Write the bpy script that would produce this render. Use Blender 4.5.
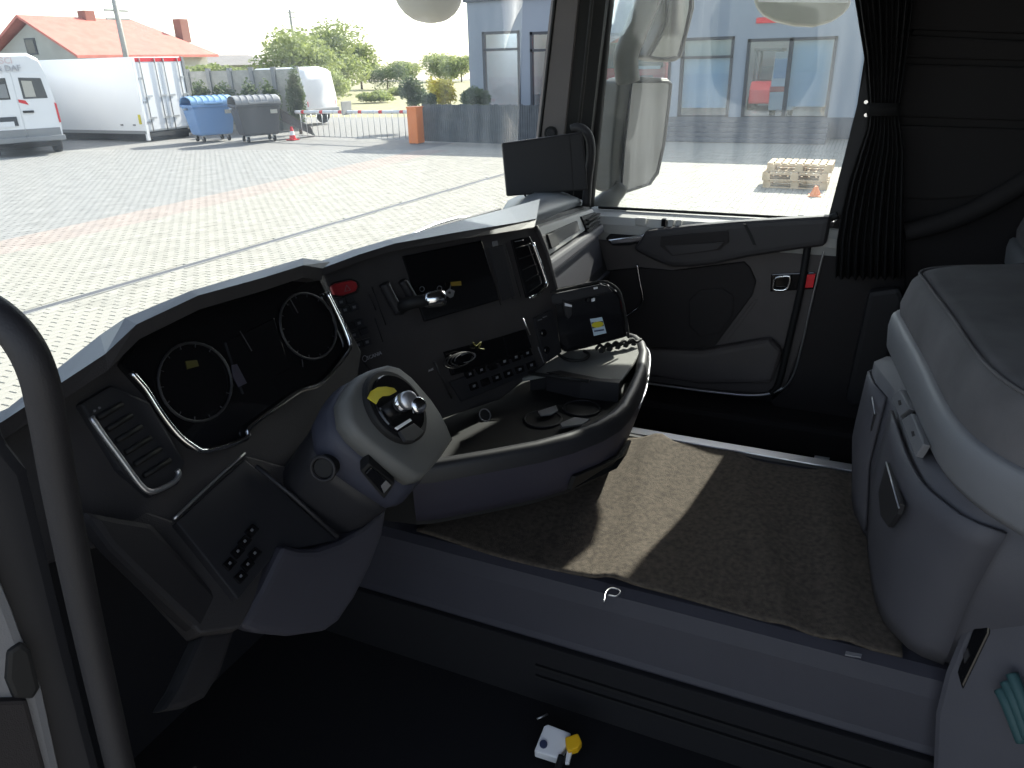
import bpy, bmesh, math, random
from mathutils import Vector, Matrix
random.seed(7)
for o in list(bpy.data.objects): bpy.data.objects.remove(o)
scene = bpy.context.scene
COL = scene.collection
V = Vector

# ------------------------------------------------------------------ camera
F, PITCH, YAW, ROLL = 740.0, 23.6, 65.4, 1.5
CAM = V((-1.35, 0.0, 2.45))
_t, _p, _r = math.radians(PITCH), math.radians(YAW), math.radians(ROLL)
FW = V((math.sin(_p)*math.cos(_t), math.cos(_p)*math.cos(_t), -math.sin(_t)))
_r0 = V((math.cos(_p), -math.sin(_p), 0)); _u0 = _r0.cross(FW)
RT = _r0*math.cos(_r) - _u0*math.sin(_r)
UP = _u0*math.cos(_r) + _r0*math.sin(_r)
cd = bpy.data.cameras.new('camera'); cam = bpy.data.objects.new('camera', cd); COL.objects.link(cam)
cd.sensor_width = 36; cd.lens = F*36/1024; cd.clip_start = 0.02; cd.clip_end = 400
cam.matrix_world = Matrix(((RT.x, UP.x, -FW.x, CAM.x), (RT.y, UP.y, -FW.y, CAM.y), (RT.z, UP.z, -FW.z, CAM.z), (0, 0, 0, 1)))
scene.camera = cam

# ------------------------------------------------------------------ light
SUN_EL, SUN_AZ = math.radians(34), math.radians(-11)      # azimuth measured from +X (passenger side)
SUND = V((math.cos(SUN_EL)*math.cos(SUN_AZ), math.cos(SUN_EL)*math.sin(SUN_AZ), math.sin(SUN_EL)))
world = bpy.data.worlds.new('sky'); scene.world = world; world.use_nodes = True
nt = world.node_tree; nt.nodes.clear()
sky = nt.nodes.new('ShaderNodeTexSky'); sky.sky_type = 'NISHITA'; sky.sun_disc = False
sky.sun_elevation = SUN_EL; sky.sun_rotation = math.pi/2 - SUN_AZ
sky.air_density = 1.0; sky.dust_density = 1.2; sky.ozone_density = 1.0
bg = nt.nodes.new('ShaderNodeBackground'); bg.inputs[1].default_value = 0.27
wo = nt.nodes.new('ShaderNodeOutputWorld')
hsv = nt.nodes.new('ShaderNodeHueSaturation'); hsv.inputs['Saturation'].default_value = .6
nt.links.new(sky.outputs[0], hsv.inputs['Color']); nt.links.new(hsv.outputs[0], bg.inputs[0]); nt.links.new(bg.outputs[0], wo.inputs[0])
sl = bpy.data.lights.new('sun', 'SUN'); sl.energy = 8.0; sl.angle = math.radians(0.55); sl.color = (1.0, .95, .86)
so = bpy.data.objects.new('sun', sl); COL.objects.link(so); so.location = (30, -5, 30)
so.rotation_euler = SUND.to_track_quat('Z', 'Y').to_euler()
vs = scene.view_settings
scene.display_settings.display_device = 'sRGB'
vs.view_transform = 'Standard'; vs.look = 'None'; vs.gamma = 1; vs.use_curve_mapping = False
vs.exposure = 0.55

# ------------------------------------------------------------------ helpers
def ray(x, y): return RT*((x-512)/F) + UP*((384-y)/F) + FW
def pln(p, n): return (V(p), V(n).normalized())
def P(x, y, pl):
    d = ray(x, y); return CAM + d*((pl[0]-CAM).dot(pl[1])/d.dot(pl[1]))
def PX(v): return pln((v, 0, 0), (1, 0, 0))
def PY(v): return pln((0, v, 0), (0, 1, 0))
def PZ(v): return pln((0, 0, v), (0, 0, 1))
def off(pl, d): return (pl[0]+pl[1]*d, pl[1])

def mat(name, col, rough=.6, metal=0., spec=.35, noise=0., nscale=40., bump=0., bscale=200., coat=0., emit=None):
    m = bpy.data.materials.new(name); m.use_nodes = True
    n = m.node_tree.nodes; l = m.node_tree.links; b = n['Principled BSDF']
    b.inputs['Base Color'].default_value = (*col, 1); b.inputs['Roughness'].default_value = rough
    b.inputs['Metallic'].default_value = metal; b.inputs['Specular IOR Level'].default_value = spec
    b.inputs['Coat Weight'].default_value = coat
    if emit:
        b.inputs['Emission Color'].default_value = (*emit[0], 1); b.inputs['Emission Strength'].default_value = emit[1]
    tc = n.new('ShaderNodeTexCoord')
    if noise:
        t = n.new('ShaderNodeTexNoise'); t.inputs['Scale'].default_value = nscale; t.inputs['Detail'].default_value = 5
        r = n.new('ShaderNodeMapRange'); r.inputs[1].default_value = .3; r.inputs[2].default_value = .7
        r.inputs[3].default_value = 1-noise; r.inputs[4].default_value = 1+noise
        mx = n.new('ShaderNodeVectorMath'); mx.operation = 'SCALE'; mx.inputs[0].default_value = col
        l.new(tc.outputs['Object'], t.inputs['Vector']); l.new(t.outputs[0], r.inputs[0]); l.new(r.outputs[0], mx.inputs['Scale'])
        l.new(mx.outputs[0], b.inputs['Base Color'])
    if bump:
        t = n.new('ShaderNodeTexNoise'); t.inputs['Scale'].default_value = bscale; t.inputs['Detail'].default_value = 3
        bp = n.new('ShaderNodeBump'); bp.inputs['Strength'].default_value = bump; bp.inputs['Distance'].default_value = .002
        l.new(tc.outputs['Object'], t.inputs['Vector']); l.new(t.outputs[0], bp.inputs['Height']); l.new(bp.outputs[0], b.inputs['Normal'])
    return m

def glass(name, haze, gloss, tint=(1, 1, 1), hazecol=(.8, .85, .9), streak=0.):
    m = bpy.data.materials.new(name); m.use_nodes = True
    n = m.node_tree.nodes; l = m.node_tree.links; n.clear()
    o = n.new('ShaderNodeOutputMaterial'); tr = n.new('ShaderNodeBsdfTransparent'); tr.inputs[0].default_value = (*tint, 1)
    gl = n.new('ShaderNodeBsdfGlossy'); gl.inputs['Roughness'].default_value = .02
    df = n.new('ShaderNodeBsdfTranslucent'); df.inputs[0].default_value = (*hazecol, 1)
    fr = n.new('ShaderNodeLayerWeight'); fr.inputs[0].default_value = .5
    pw = n.new('ShaderNodeMath'); pw.operation = 'POWER'; pw.inputs[1].default_value = 4.5
    mm = n.new('ShaderNodeMath'); mm.operation = 'MULTIPLY_ADD'; mm.inputs[1].default_value = gloss*.5; mm.inputs[2].default_value = .035*gloss
    m1 = n.new('ShaderNodeMixShader'); m2 = n.new('ShaderNodeMixShader')
    l.new(fr.outputs['Facing'], pw.inputs[0]); l.new(pw.outputs[0], mm.inputs[0]); l.new(mm.outputs[0], m1.inputs[0]); l.new(tr.outputs[0], m1.inputs[1]); l.new(gl.outputs[0], m1.inputs[2])
    m2.inputs[0].default_value = haze
    if streak:
        tc = n.new('ShaderNodeTexCoord'); mp = n.new('ShaderNodeMapping'); mp.inputs['Scale'].default_value = (14, 14, 1.2)
        t = n.new('ShaderNodeTexNoise'); t.inputs['Scale'].default_value = 1.5; t.inputs['Detail'].default_value = 6
        r = n.new('ShaderNodeMapRange'); r.inputs[1].default_value = .35; r.inputs[2].default_value = .75
        r.inputs[3].default_value = haze*.6; r.inputs[4].default_value = haze+streak
        l.new(tc.outputs['Object'], mp.inputs[0]); l.new(mp.outputs[0], t.inputs['Vector']); l.new(t.outputs[0], r.inputs[0]); l.new(r.outputs[0], m2.inputs[0])
    l.new(m1.outputs[0], m2.inputs[1]); l.new(df.outputs[0], m2.inputs[2]); l.new(m2.outputs[0], o.inputs[0])
    return m

def tag(o, label, cat, group=None, kind=None):
    o['label'] = label; o['category'] = cat
    if group: o['group'] = group
    if kind: o['kind'] = kind
    return o
def thing(name, loc, label, cat, group=None, kind=None):
    o = bpy.data.objects.new(name, None); o.location = loc; o.empty_display_size = .05; COL.objects.link(o)
    return tag(o, label, cat, group, kind)
def wmat(o):
    m = Matrix.Translation(o.location) @ o.rotation_euler.to_matrix().to_4x4()
    return wmat(o.parent) @ o.matrix_parent_inverse @ m if o.parent else m
def adopt(o, parent):
    if parent is not None:
        o.parent = parent; o.matrix_parent_inverse = wmat(parent).inverted()
def link(name, me, m, parent=None, smooth=False, loc=None):
    o = bpy.data.objects.new(name, me); COL.objects.link(o)
    if m is not None and not me.materials: me.materials.append(m)
    if smooth: me.polygons.foreach_set('use_smooth', [True]*len(me.polygons))
    adopt(o, parent)
    return o
def settle(o):
    """origin of a parentless mesh moved to its base centre"""
    me = o.data; xs = [v.co.copy() for v in me.vertices]
    c = V(((min(v.x for v in xs)+max(v.x for v in xs))/2, (min(v.y for v in xs)+max(v.y for v in xs))/2, min(v.z for v in xs)))
    me.transform(Matrix.Translation(-c)); o.location = c
    return o
def frombm(name, bm, m, parent=None, smooth=False):
    bmesh.ops.recalc_face_normals(bm, faces=bm.faces)
    me = bpy.data.meshes.new(name); bm.to_mesh(me); bm.free()
    o = link(name, me, m, parent, smooth)
    if parent is None: settle(o)
    return o
def mesh(name, vs_, fs, m, parent=None, smooth=False):
    bm = bmesh.new(); vv = [bm.verts.new(v) for v in vs_]
    for f in fs:
        try: bm.faces.new([vv[i] for i in f])
        except ValueError: pass
    return frombm(name, bm, m, parent, smooth)
def bevel(bm, w, seg=2, ang=.5):
    if w > 0:
        es = [e for e in bm.edges if len(e.link_faces) == 2 and e.calc_face_angle(0) > ang]
        bmesh.ops.bevel(bm, geom=es, offset=w, segments=seg, affect='EDGES', profile=.6, clamp_overlap=True)
def bx(bm, x0, x1, y0, y1, z0, z1):
    v = [bm.verts.new((x, y, z)) for x in (x0, x1) for y in (y0, y1) for z in (z0, z1)]
    for f in ((0, 1, 3, 2), (4, 6, 7, 5), (0, 4, 5, 1), (2, 3, 7, 6), (0, 2, 6, 4), (1, 5, 7, 3)): bm.faces.new([v[i] for i in f])
def box(name, b, m, parent=None, bev=0., seg=2, smooth=False):
    bm = bmesh.new(); bx(bm, *b); bmesh.ops.recalc_face_normals(bm, faces=bm.faces); bevel(bm, bev, seg)
    return frombm(name, bm, m, parent, smooth)
def boxes(name, bs, m, parent=None):
    bm = bmesh.new()
    for b in bs: bx(bm, *b)
    return frombm(name, bm, m, parent)
def prism(name, pts, dep, m, parent=None, bev=0., seg=2, smooth=False):
    dep = V(dep); bm = bmesh.new(); n = len(pts)
    a = [bm.verts.new(p) for p in pts]; b = [bm.verts.new(V(p)+dep) for p in pts]
    bm.faces.new(a); bm.faces.new(b[::-1])
    for i in range(n): bm.faces.new((a[i], b[i], b[(i+1) % n], a[(i+1) % n]))
    bmesh.ops.recalc_face_normals(bm, faces=bm.faces)
    if bev: bevel(bm, bev, seg, .35)
    return frombm(name, bm, m, parent, smooth)
def slab(name, px, pl, depth, m, parent=None, bev=0., seg=2, proud=0.):
    """outline traced in the photograph, placed on a real plane, with thickness `depth` behind it"""
    pl2 = off(pl, proud) if proud else pl
    n = pl[1] if (CAM-pl[0]).dot(pl[1]) > 0 else -pl[1]
    if proud: pl2 = (pl[0]+n*proud, pl[1])
    return prism(name, [P(x, y, pl2) for x, y in px], -n*depth, m, parent, bev, seg)
def crom(pts, k=5, closed=False):
    pts = [V(p) for p in pts]; n = len(pts); out = []
    for i in range(n if closed else n-1):
        g = (lambda j: pts[j % n]) if closed else (lambda j: pts[max(0, min(n-1, j))])
        a, b, c, d = g(i-1), g(i), g(i+1), g(i+2)
        for s in range(k):
            t = s/k
            out.append(.5*((2*b)+(c-a)*t+(2*a-5*b+4*c-d)*t*t+(3*b-a-3*c+d)*t**3))
    if not closed: out.append(pts[-1])
    return out
def tubebm(bm, pts, r, n=8, closed=False, flat=1.0, nrm=None):
    pts = [V(p) for p in pts]; N = len(pts); rings = []
    rr = r if isinstance(r, (list, tuple)) else [r]*N
    ref = None
    for i, p in enumerate(pts):
        if closed: t = pts[(i+1) % N]-pts[i-1]
        else: t = pts[min(i+1, N-1)]-pts[max(i-1, 0)]
        t.normalize()
        if nrm is not None: a = (V(nrm)-t*V(nrm).dot(t)).normalized()
        else:
            if ref is None: ref = t.orthogonal()
            a = (ref-t*ref.dot(t)).normalized(); ref = a
        b = t.cross(a)
        rings.append([bm.verts.new(p+(a*math.cos(k*2*math.pi/n)*flat+b*math.sin(k*2*math.pi/n))*rr[i]) for k in range(n)])
    for i in range(N if closed else N-1):
        A, B = rings[i], rings[(i+1) % N]
        for k in range(n): bm.faces.new((A[k], A[(k+1) % n], B[(k+1) % n], B[k]))
    if not closed:
        bm.faces.new(rings[0][::-1]); bm.faces.new(rings[-1])
def tube(name, pts, r, m, parent=None, n=8, closed=False, flat=1., nrm=None):
    bm = bmesh.new(); tubebm(bm, pts, r, n, closed, flat, nrm)
    return frombm(name, bm, m, parent, True)
def tubes(name, lst, r, m, parent=None, n=6):
    bm = bmesh.new()
    for pts in lst: tubebm(bm, pts, r, n)
    return frombm(name, bm, m, parent, True)
def loft(name, rings, m, parent=None, smooth=True, caps=True, bev=0.):
    bm = bmesh.new(); R = [[bm.verts.new(p) for p in r] for r in rings]; n = len(R[0])
    for a, b in zip(R, R[1:]):
        for k in range(n): bm.faces.new((a[k], a[(k+1) % n], b[(k+1) % n], b[k]))
    if caps: bm.faces.new(R[0][::-1]); bm.faces.new(R[-1])
    bmesh.ops.recalc_face_normals(bm, faces=bm.faces)
    if bev: bevel(bm, bev, 2, .5)
    return frombm(name, bm, m, parent, smooth)
def sheet(name, rows, m, parent=None, smooth=True, thick=0.):
    bm = bmesh.new(); R = [[bm.verts.new(p) for p in r] for r in rows]
    for a, b in zip(R, R[1:]):
        for k in range(len(a)-1): bm.faces.new((a[k], a[k+1], b[k+1], b[k]))
    if thick:
        bmesh.ops.recalc_face_normals(bm, faces=bm.faces)
        bmesh.ops.solidify(bm, geom=bm.faces[:], thickness=thick)
    return frombm(name, bm, m, parent, smooth)
def disc(name, c, axis, r, h, m, parent=None, n=24, r2=None, bev=0.):
    """cylinder or cone from centre c along axis"""
    axis = V(axis).normalized(); a = axis.orthogonal().normalized(); b = axis.cross(a); c = V(c)
    r2 = r if r2 is None else r2
    ring = lambda rr, hh: [c+axis*hh+(a*math.cos(i*2*math.pi/n)+b*math.sin(i*2*math.pi/n))*rr for i in range(n)]
    if bev: rings = [ring(r, 0), ring(r2, h-bev), ring(r2-bev, h)]
    else: rings = [ring(r, 0), ring(r2, h)]
    o = loft(name, rings, m, parent, smooth=False)
    return o
def text(name, s, loc, xdir, nrm, size, m, parent, ext=.001):
    c = bpy.data.curves.new(name, 'FONT'); c.body = s; c.size = size; c.extrude = ext; c.align_x = 'CENTER'; c.align_y = 'CENTER'; c.resolution_u = 2
    t = bpy.data.objects.new(name, c); COL.objects.link(t)
    x = V(xdir).normalized(); z = V(nrm); z = (z-x*z.dot(x)).normalized(); y = z.cross(x)
    bpy.context.view_layer.update()
    me = bpy.data.meshes.new_from_object(t); bpy.data.objects.remove(t)
    M = Matrix(((x.x, y.x, z.x, loc[0]), (x.y, y.y, z.y, loc[1]), (x.z, y.z, z.z, loc[2]), (0, 0, 0, 1)))
    me.transform(M); me.materials.clear()
    return link(name, me, m, parent)
def copy_tree(o, parent=None):
    c = o.copy(); COL.objects.link(c)
    if parent: c.parent = parent
    for ch in list(o.children): copy_tree(ch, c)
    return c

# ------------------------------------------------------------------ materials
M = {}
M['dash'] = mat('dash_plastic', (.034, .0315, .0325), .55, bump=.25, bscale=500, noise=.15, nscale=8)
M['dash2'] = mat('dash_plastic_smooth', (.018, .018, .021), .5)
M['print'] = mat('white_print', (.38, .38, .40), .6)
M['faint'] = mat('faint_print', (.045, .045, .05), .6)
M['console'] = mat('console_plastic', (.019, .018, .023), .55, bump=.2, bscale=600)
M['gloss'] = mat('gloss_black', (.006, .006, .007), .12, coat=.3)
M['dash_skylit'] = mat('dash_top_skylit', (.185, .20, .22), .42, bump=.2, bscale=600)  # sky light on the dark dash top put into a paler colour
M['grey'] = mat('interior_grey', (.036, .035, .045), .6, bump=.2, bscale=700, noise=.08, nscale=6)
M['grey_b'] = mat('drawer_grey', (.072, .070, .080), .6, bump=.2, bscale=700, noise=.08, nscale=6)
M['grey_l'] = mat('interior_light_grey', (.16, .16, .168), .5, bump=.15, bscale=700)
M['grey_d'] = mat('interior_dark_grey', (.018, .017, .019), .6, bump=.2, bscale=600, noise=.1, nscale=6)
M['door'] = mat('door_grey', (.085, .074, .072), .6, bump=.2, bscale=600, noise=.1, nscale=5)
M['doordk'] = mat('door_dark', (.020, .017, .0175), .75, bump=.3, bscale=900)
M['door_a'] = mat('door_armrest', (.034, .031, .033), .55, bump=.2, bscale=600)
M['sill'] = mat('sill_grey', (.42, .415, .40), .6, bump=.15, bscale=600)
M['chrome'] = mat('chrome', (.75, .76, .78), .16, 1.)
M['satin'] = mat('satin_metal', (.5, .5, .52), .35, .9)
M['rubber'] = mat('rubber', (.008, .008, .0085), .65)
M['mat'] = mat('black_mat', (.072, .058, .045), .95, bump=.9, bscale=420, noise=.35, nscale=90)
M['floor'] = mat('floor_black', (.007, .0068, .0085), .9, bump=.3, bscale=300)
M['fabric'] = mat('bunk_fabric', (.105, .098, .10), .95, bump=.4, bscale=900, noise=.22, nscale=9)
M['curtain'] = mat('curtain_cloth', (.006, .0055, .006), .9, bump=.3, bscale=900)
M['wall'] = mat('cab_lining', (.014, .012, .0125), .85, bump=.2, bscale=400)
M['red'] = mat('red_plastic', (.26, .018, .022), .4)
M['redglow'] = mat('red_reflector', (.85, .015, .03), .3)
M['yellow'] = mat('yellow_sticker', (.55, .47, .02), .6)
M['yplug'] = mat('yellow_plug', (.75, .42, .01), .5)
M['white'] = mat('white_plastic', (.7, .7, .72), .5)
M['label'] = mat('sticker_blue_white', (.45, .56, .66), .55)
M['navy'] = mat('sticker_print', (.03, .04, .09), .6)
M['icon'] = mat('icon_print', (.13, .13, .14), .6)
M['teal'] = mat('teal_plastic', (.03, .075, .08), .6)
M['mirrorh'] = mat('mirror_housing', (.05, .049, .04), .5, bump=.1)
M['mirrorg'] = mat('mirror_glass', (.14, .145, .15), .12, 1.)
M['beige'] = mat('beige_plastic', (.42, .40, .35), .6)
M['redtruck0'] = mat('cab_paint', (.02, .019, .02), .5)
M['ws'] = glass('windscreen_glass', .035, .3, (.97, .99, .98), streak=.02)
M['sg'] = glass('side_glass', .018, .35, (.95, .98, .97), streak=.012)
M['defl'] = glass('deflector_acrylic', .22, 1., (.8, .84, .85))

# ------------------------------------------------------------------ cab shell (structure)
ZF, ZT = 1.22, 1.51           # footwell floor, engine tunnel top
XT0, XT1 = -.235, .435        # tunnel sides
st = lambda o, l, c: tag(o, l, c, kind='structure')
st(boxes('floor', [(-1.22, 1.2, -1.0, 1.15, 1.14, ZF)], M['floor']), 'black cab floor below the engine tunnel', 'floor')
st(box('ceiling', (-1.22, 1.22, -1.05, 1.2, 3.05, 3.12), M['wall'], bev=.02), 'dark lined cab roof', 'ceiling')
st(box('wall_back', (-1.22, 1.22, -1.06, -1.0, 1.14, 3.05), M['wall']), 'dark rear wall of the sleeper cab behind the bunk', 'wall')
wf = st(boxes('wall_front', [(-1.22, 1.2, 1.12, 1.2, 1.14, 1.86), (-1.22, 1.22, 1.02, 1.2, 2.86, 3.05)], M['dash2']), 'cab front panel below and above the windscreen', 'wall')
st(boxes('wall_left', [(-1.22, -1.16, -1.0, -.62, 1.14, 3.05), (-1.22, -1.16, -.62, 1.1, 2.9, 3.05), (-1.22, -1.14, .62, 1.12, 1.14, 2.0), (-1.22, -1.16, .95, 1.12, 2.0, 2.9)], M['grey_d']), 'driver side wall around the open door', 'wall')
# right wall: lining behind the door, seams between its padded panels
wr = thing('wall_right', (1.2, -.5, 1.2), 'dark padded side lining beside the bunk behind the curtain', 'wall', kind='structure')
box('lining', (1.14, 1.2, -1.0, .02, 1.2, 3.05), M['wall'], wr)
box('front_quarter', (1.175, 1.215, .88, 1.2, 1.14, 1.93), M['redtruck0'], wr)
box('header', (1.12, 1.2, .02, 1.1, 2.8, 3.05), M['wall'], wr)
for pxs in ([(905, -30), (1060, -30), (1060, 35), (893, 29)], [(891, 34), (1060, 42), (1060, 62), (886, 57)], [(884, 63), (1060, 68), (1060, 122), (868, 116)], [(866, 124), (1060, 130), (1060, 170), (1005, 196), (930, 200), (850, 196)]):
    slab('lining_panel', pxs, PX(1.14), .02, M['wall'], wr, bev=.008, proud=.018)
tube('shelf_edge', crom([P(x, y, PX(1.08)) for x, y in ((905, 232), (945, 222), (985, 205), (1020, 185), (1060, 160))]), .028, M['wall'], wr)

d2r = thing('door_2', (-1.2, .72, 1.25), 'unseen driver door swung open beside the cab, added to block sky light', 'door', kind='structure')  # out of view; added to cut sky light from the driver side
dv = V((-.87, .25, 0)).normalized(); d0 = V((-1.21, .78, 1.2)); dn_ = V((dv.y, -dv.x, 0))*.08
prism('door_card', [d0, d0+dv*1.05, d0+dv*1.05+V((0, 0, .78)), d0+V((0, 0, .78))], dn_, M['door'], d2r, bev=.02)
for a_, b_ in ((d0+V((0, 0, .78)), d0+V((0, 0, 1.6))), (d0+V((0, 0, 1.6)), d0+dv*1.0+V((0, 0, 1.6))), (d0+dv*1.0+V((0, 0, 1.6)), d0+dv*1.05+V((0, 0, .78)))): tube('window_frame', [a_+dn_*.5, b_+dn_*.5], .03, M['rubber'], d2r)

# engine tunnel with its sloping driver side flank
tn = thing('trim_1', (.1, .2, ZF), 'raised grey engine tunnel running along the middle of the cab', 'engine tunnel', kind='structure')
def prof(y): return [(XT0-.035, y, ZF), (XT0-.035, y, 1.375), (XT0-.03, y, 1.385), (XT0-.012, y, 1.47), (XT0+.0, y, 1.50), (XT0+.02, y, ZT), (XT1-.01, y, ZT), (XT1, y, ZT-.01), (XT1, y, ZF)]
loft('tunnel_body', [[V(p) for p in prof(y)] for y in (1.1, -1.0)], M['grey'], tn, smooth=False)
box('tunnel_skirt', (XT0-.05, XT0-.034, -1.0, 1.1, ZF, 1.372), M['floor'], tn, bev=.004)
box('edge_strip', (XT1-.028, XT1+.006, -.13, .50, ZT, ZT+.007), M['satin'], tn, bev=.002)
box('edge_lip', (XT1-.045, XT1-.031, -.13, .50, ZT, ZT+.005), M['grey_d'], tn, bev=.001)
boxes('skirt_seam', [(XT0-.056, XT0-.049, -.9, .45, 1.315, 1.322), (XT0-.056, XT0-.049, -.9, .45, 1.29, 1.294)], M['rubber'], tn)

# passenger footwell cover
pf = box('footwell_mat', (.47, 1.08, -.35, .62, ZF, ZF+.012), M['floor'], bev=.004); tag(pf, 'black rubber mat in the passenger footwell by the door', 'floor mat')

# ------------------------------------------------------------------ A pillar and passenger door
ap = thing('trim_2', (1.1, .9, 1.9), 'grey covered windscreen pillar beside the passenger door', 'pillar', kind='structure')
def pcol(x0, x80, pl): return [P(x80+(x0-x80)*(y+80)/285, y, pl) for y in (240, 205, 60, -80, -140)]
LE, MI, RI = pcol(533.5, 566, PX(1.06)), pcol(556.6, 586, PX(1.06)), pcol(582.5, 615, PX(1.10))
for q in (LE, MI, RI):
    q[0].z = min(q[0].z, 1.87)
loft('pillar_cover', [[l_, m_, V((1.19, m_.y-.02, m_.z)), V((1.19, l_.y+.04, l_.z)), V((1.10, l_.y+.035, l_.z))] for l_, m_ in zip(LE, MI)], M['door'], ap, smooth=False)
loft('pillar_seal', [[m_, r_, V((1.19, r_.y, r_.z)), V((1.19, m_.y, m_.z))] for m_, r_ in zip([q+V((.008, .01, 0)) for q in MI], RI)], M['rubber'], ap, smooth=False)
tube('seal_rib', [P(x, y, PX(1.062)) for x, y in ((571, 205), (592, 0), (600, -80))], .006, M['rubber'], ap)
tube('gasket', [q+V((0, .006, 0)) for q in LE], .006, M['rubber'], ap)
disc('tweeter', P(551, 133, PX(1.058)), (-1, -.3, 0), .022, .006, M['rubber'], ap)
disc('tweeter_ring', P(551, 133, PX(1.053)), (-1, -.3, 0), .015, .006, M['grey_d'], ap, r2=.013)

w1 = sheet('window_1', [[V((-1.12+2.2*i/16, 1.13-.04*(abs(i-8)/8)**2.5-(z-1.86)*.06, z)) for i in range(17)] for z in (1.86, 2.36, 2.88)], M['ws'], thick=.004)
st(w1, 'dusty windscreen of the cab', 'windscreen')

DX = 1.12
D = PX(DX)
dr = thing('door_1', (1.15, .4, 1.3), 'closed passenger door with grey card, dark inset and chrome release lever', 'door', kind='structure')
slab('door_card', [(586, 236), (640, 244), (835, 222), (826, 262), (806, 338), (784, 391), (768, 396), (700, 391), (646, 383), (560, 372), (570, 300)], D, .05, M['door'], dr, bev=.012)
# ledge under the window, a profile run along the door
def ledge(y): return [V((1.19, y, 1.97)), V((1.11, y, 1.953)), V((1.092, y, 1.93)), V((1.098, y, 1.90)), V((1.12, y, 1.87)), V((1.19, y, 1.86))]
loft('window_ledge', [ledge(y) for y in (.83, .6, .3, .0)], M['sill'], dr, smooth=False)
tube('window_rubber', [V((1.165, .80, 1.972)), V((1.165, .03, 1.972))], .005, M['rubber'], dr)
w2 = box('pane', (1.165, 1.169, .0, .86, 1.96, 2.85), M['sg'], dr)
tube('window_frame', crom([P(588, 206, PX(1.15)), P(600, 80, PX(1.15)), P(613, -60, PX(1.15)), V((1.15, .72, 2.84)), V((1.15, .5, 2.86)), V((1.15, -.05, 2.86)), V((1.15, -.085, 2.6)), V((1.15, -.03, 2.3)), V((1.15, .03, 2.0))], 6), .022, M['rubber'], dr)
loft('window_post', [[P(x, y, PX(1.10)) + V((d, 0, 0)) for (x, d) in ((x0, 0), (x1, 0), (x1+2, .08), (x0, .08))] for y, x0, x1 in ((215, 829, 852), (150, 846, 870), (85, 862, 888), (0, 882, 905))], M['grey_d'], dr, smooth=False)
box('outer_skin', (1.172, 1.2, -.05, .92, 1.14, 1.955), M['redtruck0'], dr, bev=.006)
# bulging arm rest with pull pocket
slab('arm_rest', [(645, 231), (690, 226), (735, 222), (832, 216), (826, 247), (800, 250), (747, 258), (715, 265), (690, 268), (671, 268), (655, 262), (632, 250), (640, 240)], D, .05, M['door_a'], dr, bev=.02, seg=3, proud=.065)
slab('pull_pocket', [(661, 237), (690, 234), (728, 231), (729, 242), (719, 250), (690, 254), (672, 256), (660, 246)], D, .006, M['doordk'], dr, proud=.069)
slab('pocket_floor', [(665, 246), (700, 244), (724, 242), (717, 249), (690, 253), (673, 255)], D, .006, M['door_a'], dr, proud=.073)
slab('shoulder_seam', [(743, 224), (746, 224), (752, 235), (756, 245), (753, 245), (749, 236)], D, .004, M['rubber'], dr, proud=.067)
slab('release_bezel', [(605, 239), (614, 229), (640, 227), (652, 230), (649, 239), (630, 246), (612, 246)], D, .03, M['dash2'], dr, bev=.006, proud=.02)
slab('release_lever', [(607, 240), (622, 238), (640, 236), (647, 232), (649, 236), (641, 242), (626, 244), (611, 245)], D, .02, M['chrome'], dr, bev=.006, seg=3, proud=.045)
for xs in ((638, 226), (643, 225), (664, 224), (671, 223), (679, 222)):
    c = P(xs[0], xs[1], PX(1.09)); c.z = 1.945
    box('window_switch', (1.085, 1.105, c.y-.009, c.y+.009, 1.935, 1.960), M['gloss'] if xs[0] == 664 else M['sill'], dr, bev=.003)
# dark cloth inset with speaker and pocket
slab('cloth_inset', [(594, 287), (599, 272), (640, 268), (672, 271), (744, 262), (750, 268), (756, 282), (752, 296), (715, 346), (690, 350), (640, 346), (600, 330)], D, .03, M['doordk'], dr, bev=.006, proud=.012)
slab('speaker_grille', [(688, 300), (700, 290), (722, 288), (734, 296), (733, 316), (720, 334), (700, 338), (688, 326)], D, .02, M['doordk'], dr, bev=.008, proud=.018)
tube('inset_strip', crom([P(x, y, PX(1.085)) for x, y in ((637, 264), (640, 282), (643, 298), (641, 305), (633, 312), (626, 317))]), .0035, M['chrome'], dr)
slab('door_pocket', [(645, 350), (700, 352), (745, 344), (770, 340), (782, 352), (772, 384), (700, 385), (646, 376)], D, .05, M['door'], dr, bev=.02, seg=3, proud=.05)
slab('lower_crease', [(754, 300), (758, 300), (724, 346), (718, 346)], D, .006, M['door'], dr, bev=.002, proud=.004)
slab('latch_plate', [(771, 274), (815, 272), (817, 289), (770, 292)], D, .02, M['gloss'], dr, bev=.004, proud=.006)
tube('latch_ring', crom([P(x, y, PX(1.10)) for x, y in ((776, 278), (788, 276), (790, 279), (787, 289), (776, 290), (773, 287))], 3, True), .0045, M['chrome'], dr, closed=True)
slab('red_reflector', [(805, 275), (815.5, 274), (813, 287.5), (802.5, 288)], D, .006, M['redglow'], dr, bev=.001, proud=.022)
tube('bottom_strip', crom([P(x, y, PX(1.085)) for x, y in ((644, 383), (675, 387), (705, 391), (745, 395), (768, 394), (783, 388))]), .005, M['satin'], dr)
tube('door_seal', crom([P(x, y, PX(1.09)) for x, y in ((838, 215), (831, 218), (817, 226), (809, 240), (801, 288), (791, 332), (779, 382), (771, 393))]), .011, M['rubber'], dr)
sf = thing('trim_3', (1.1, .1, 1.25), 'black door frame trim with thin bright edge behind the passenger door', 'door frame', kind='structure')
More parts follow.
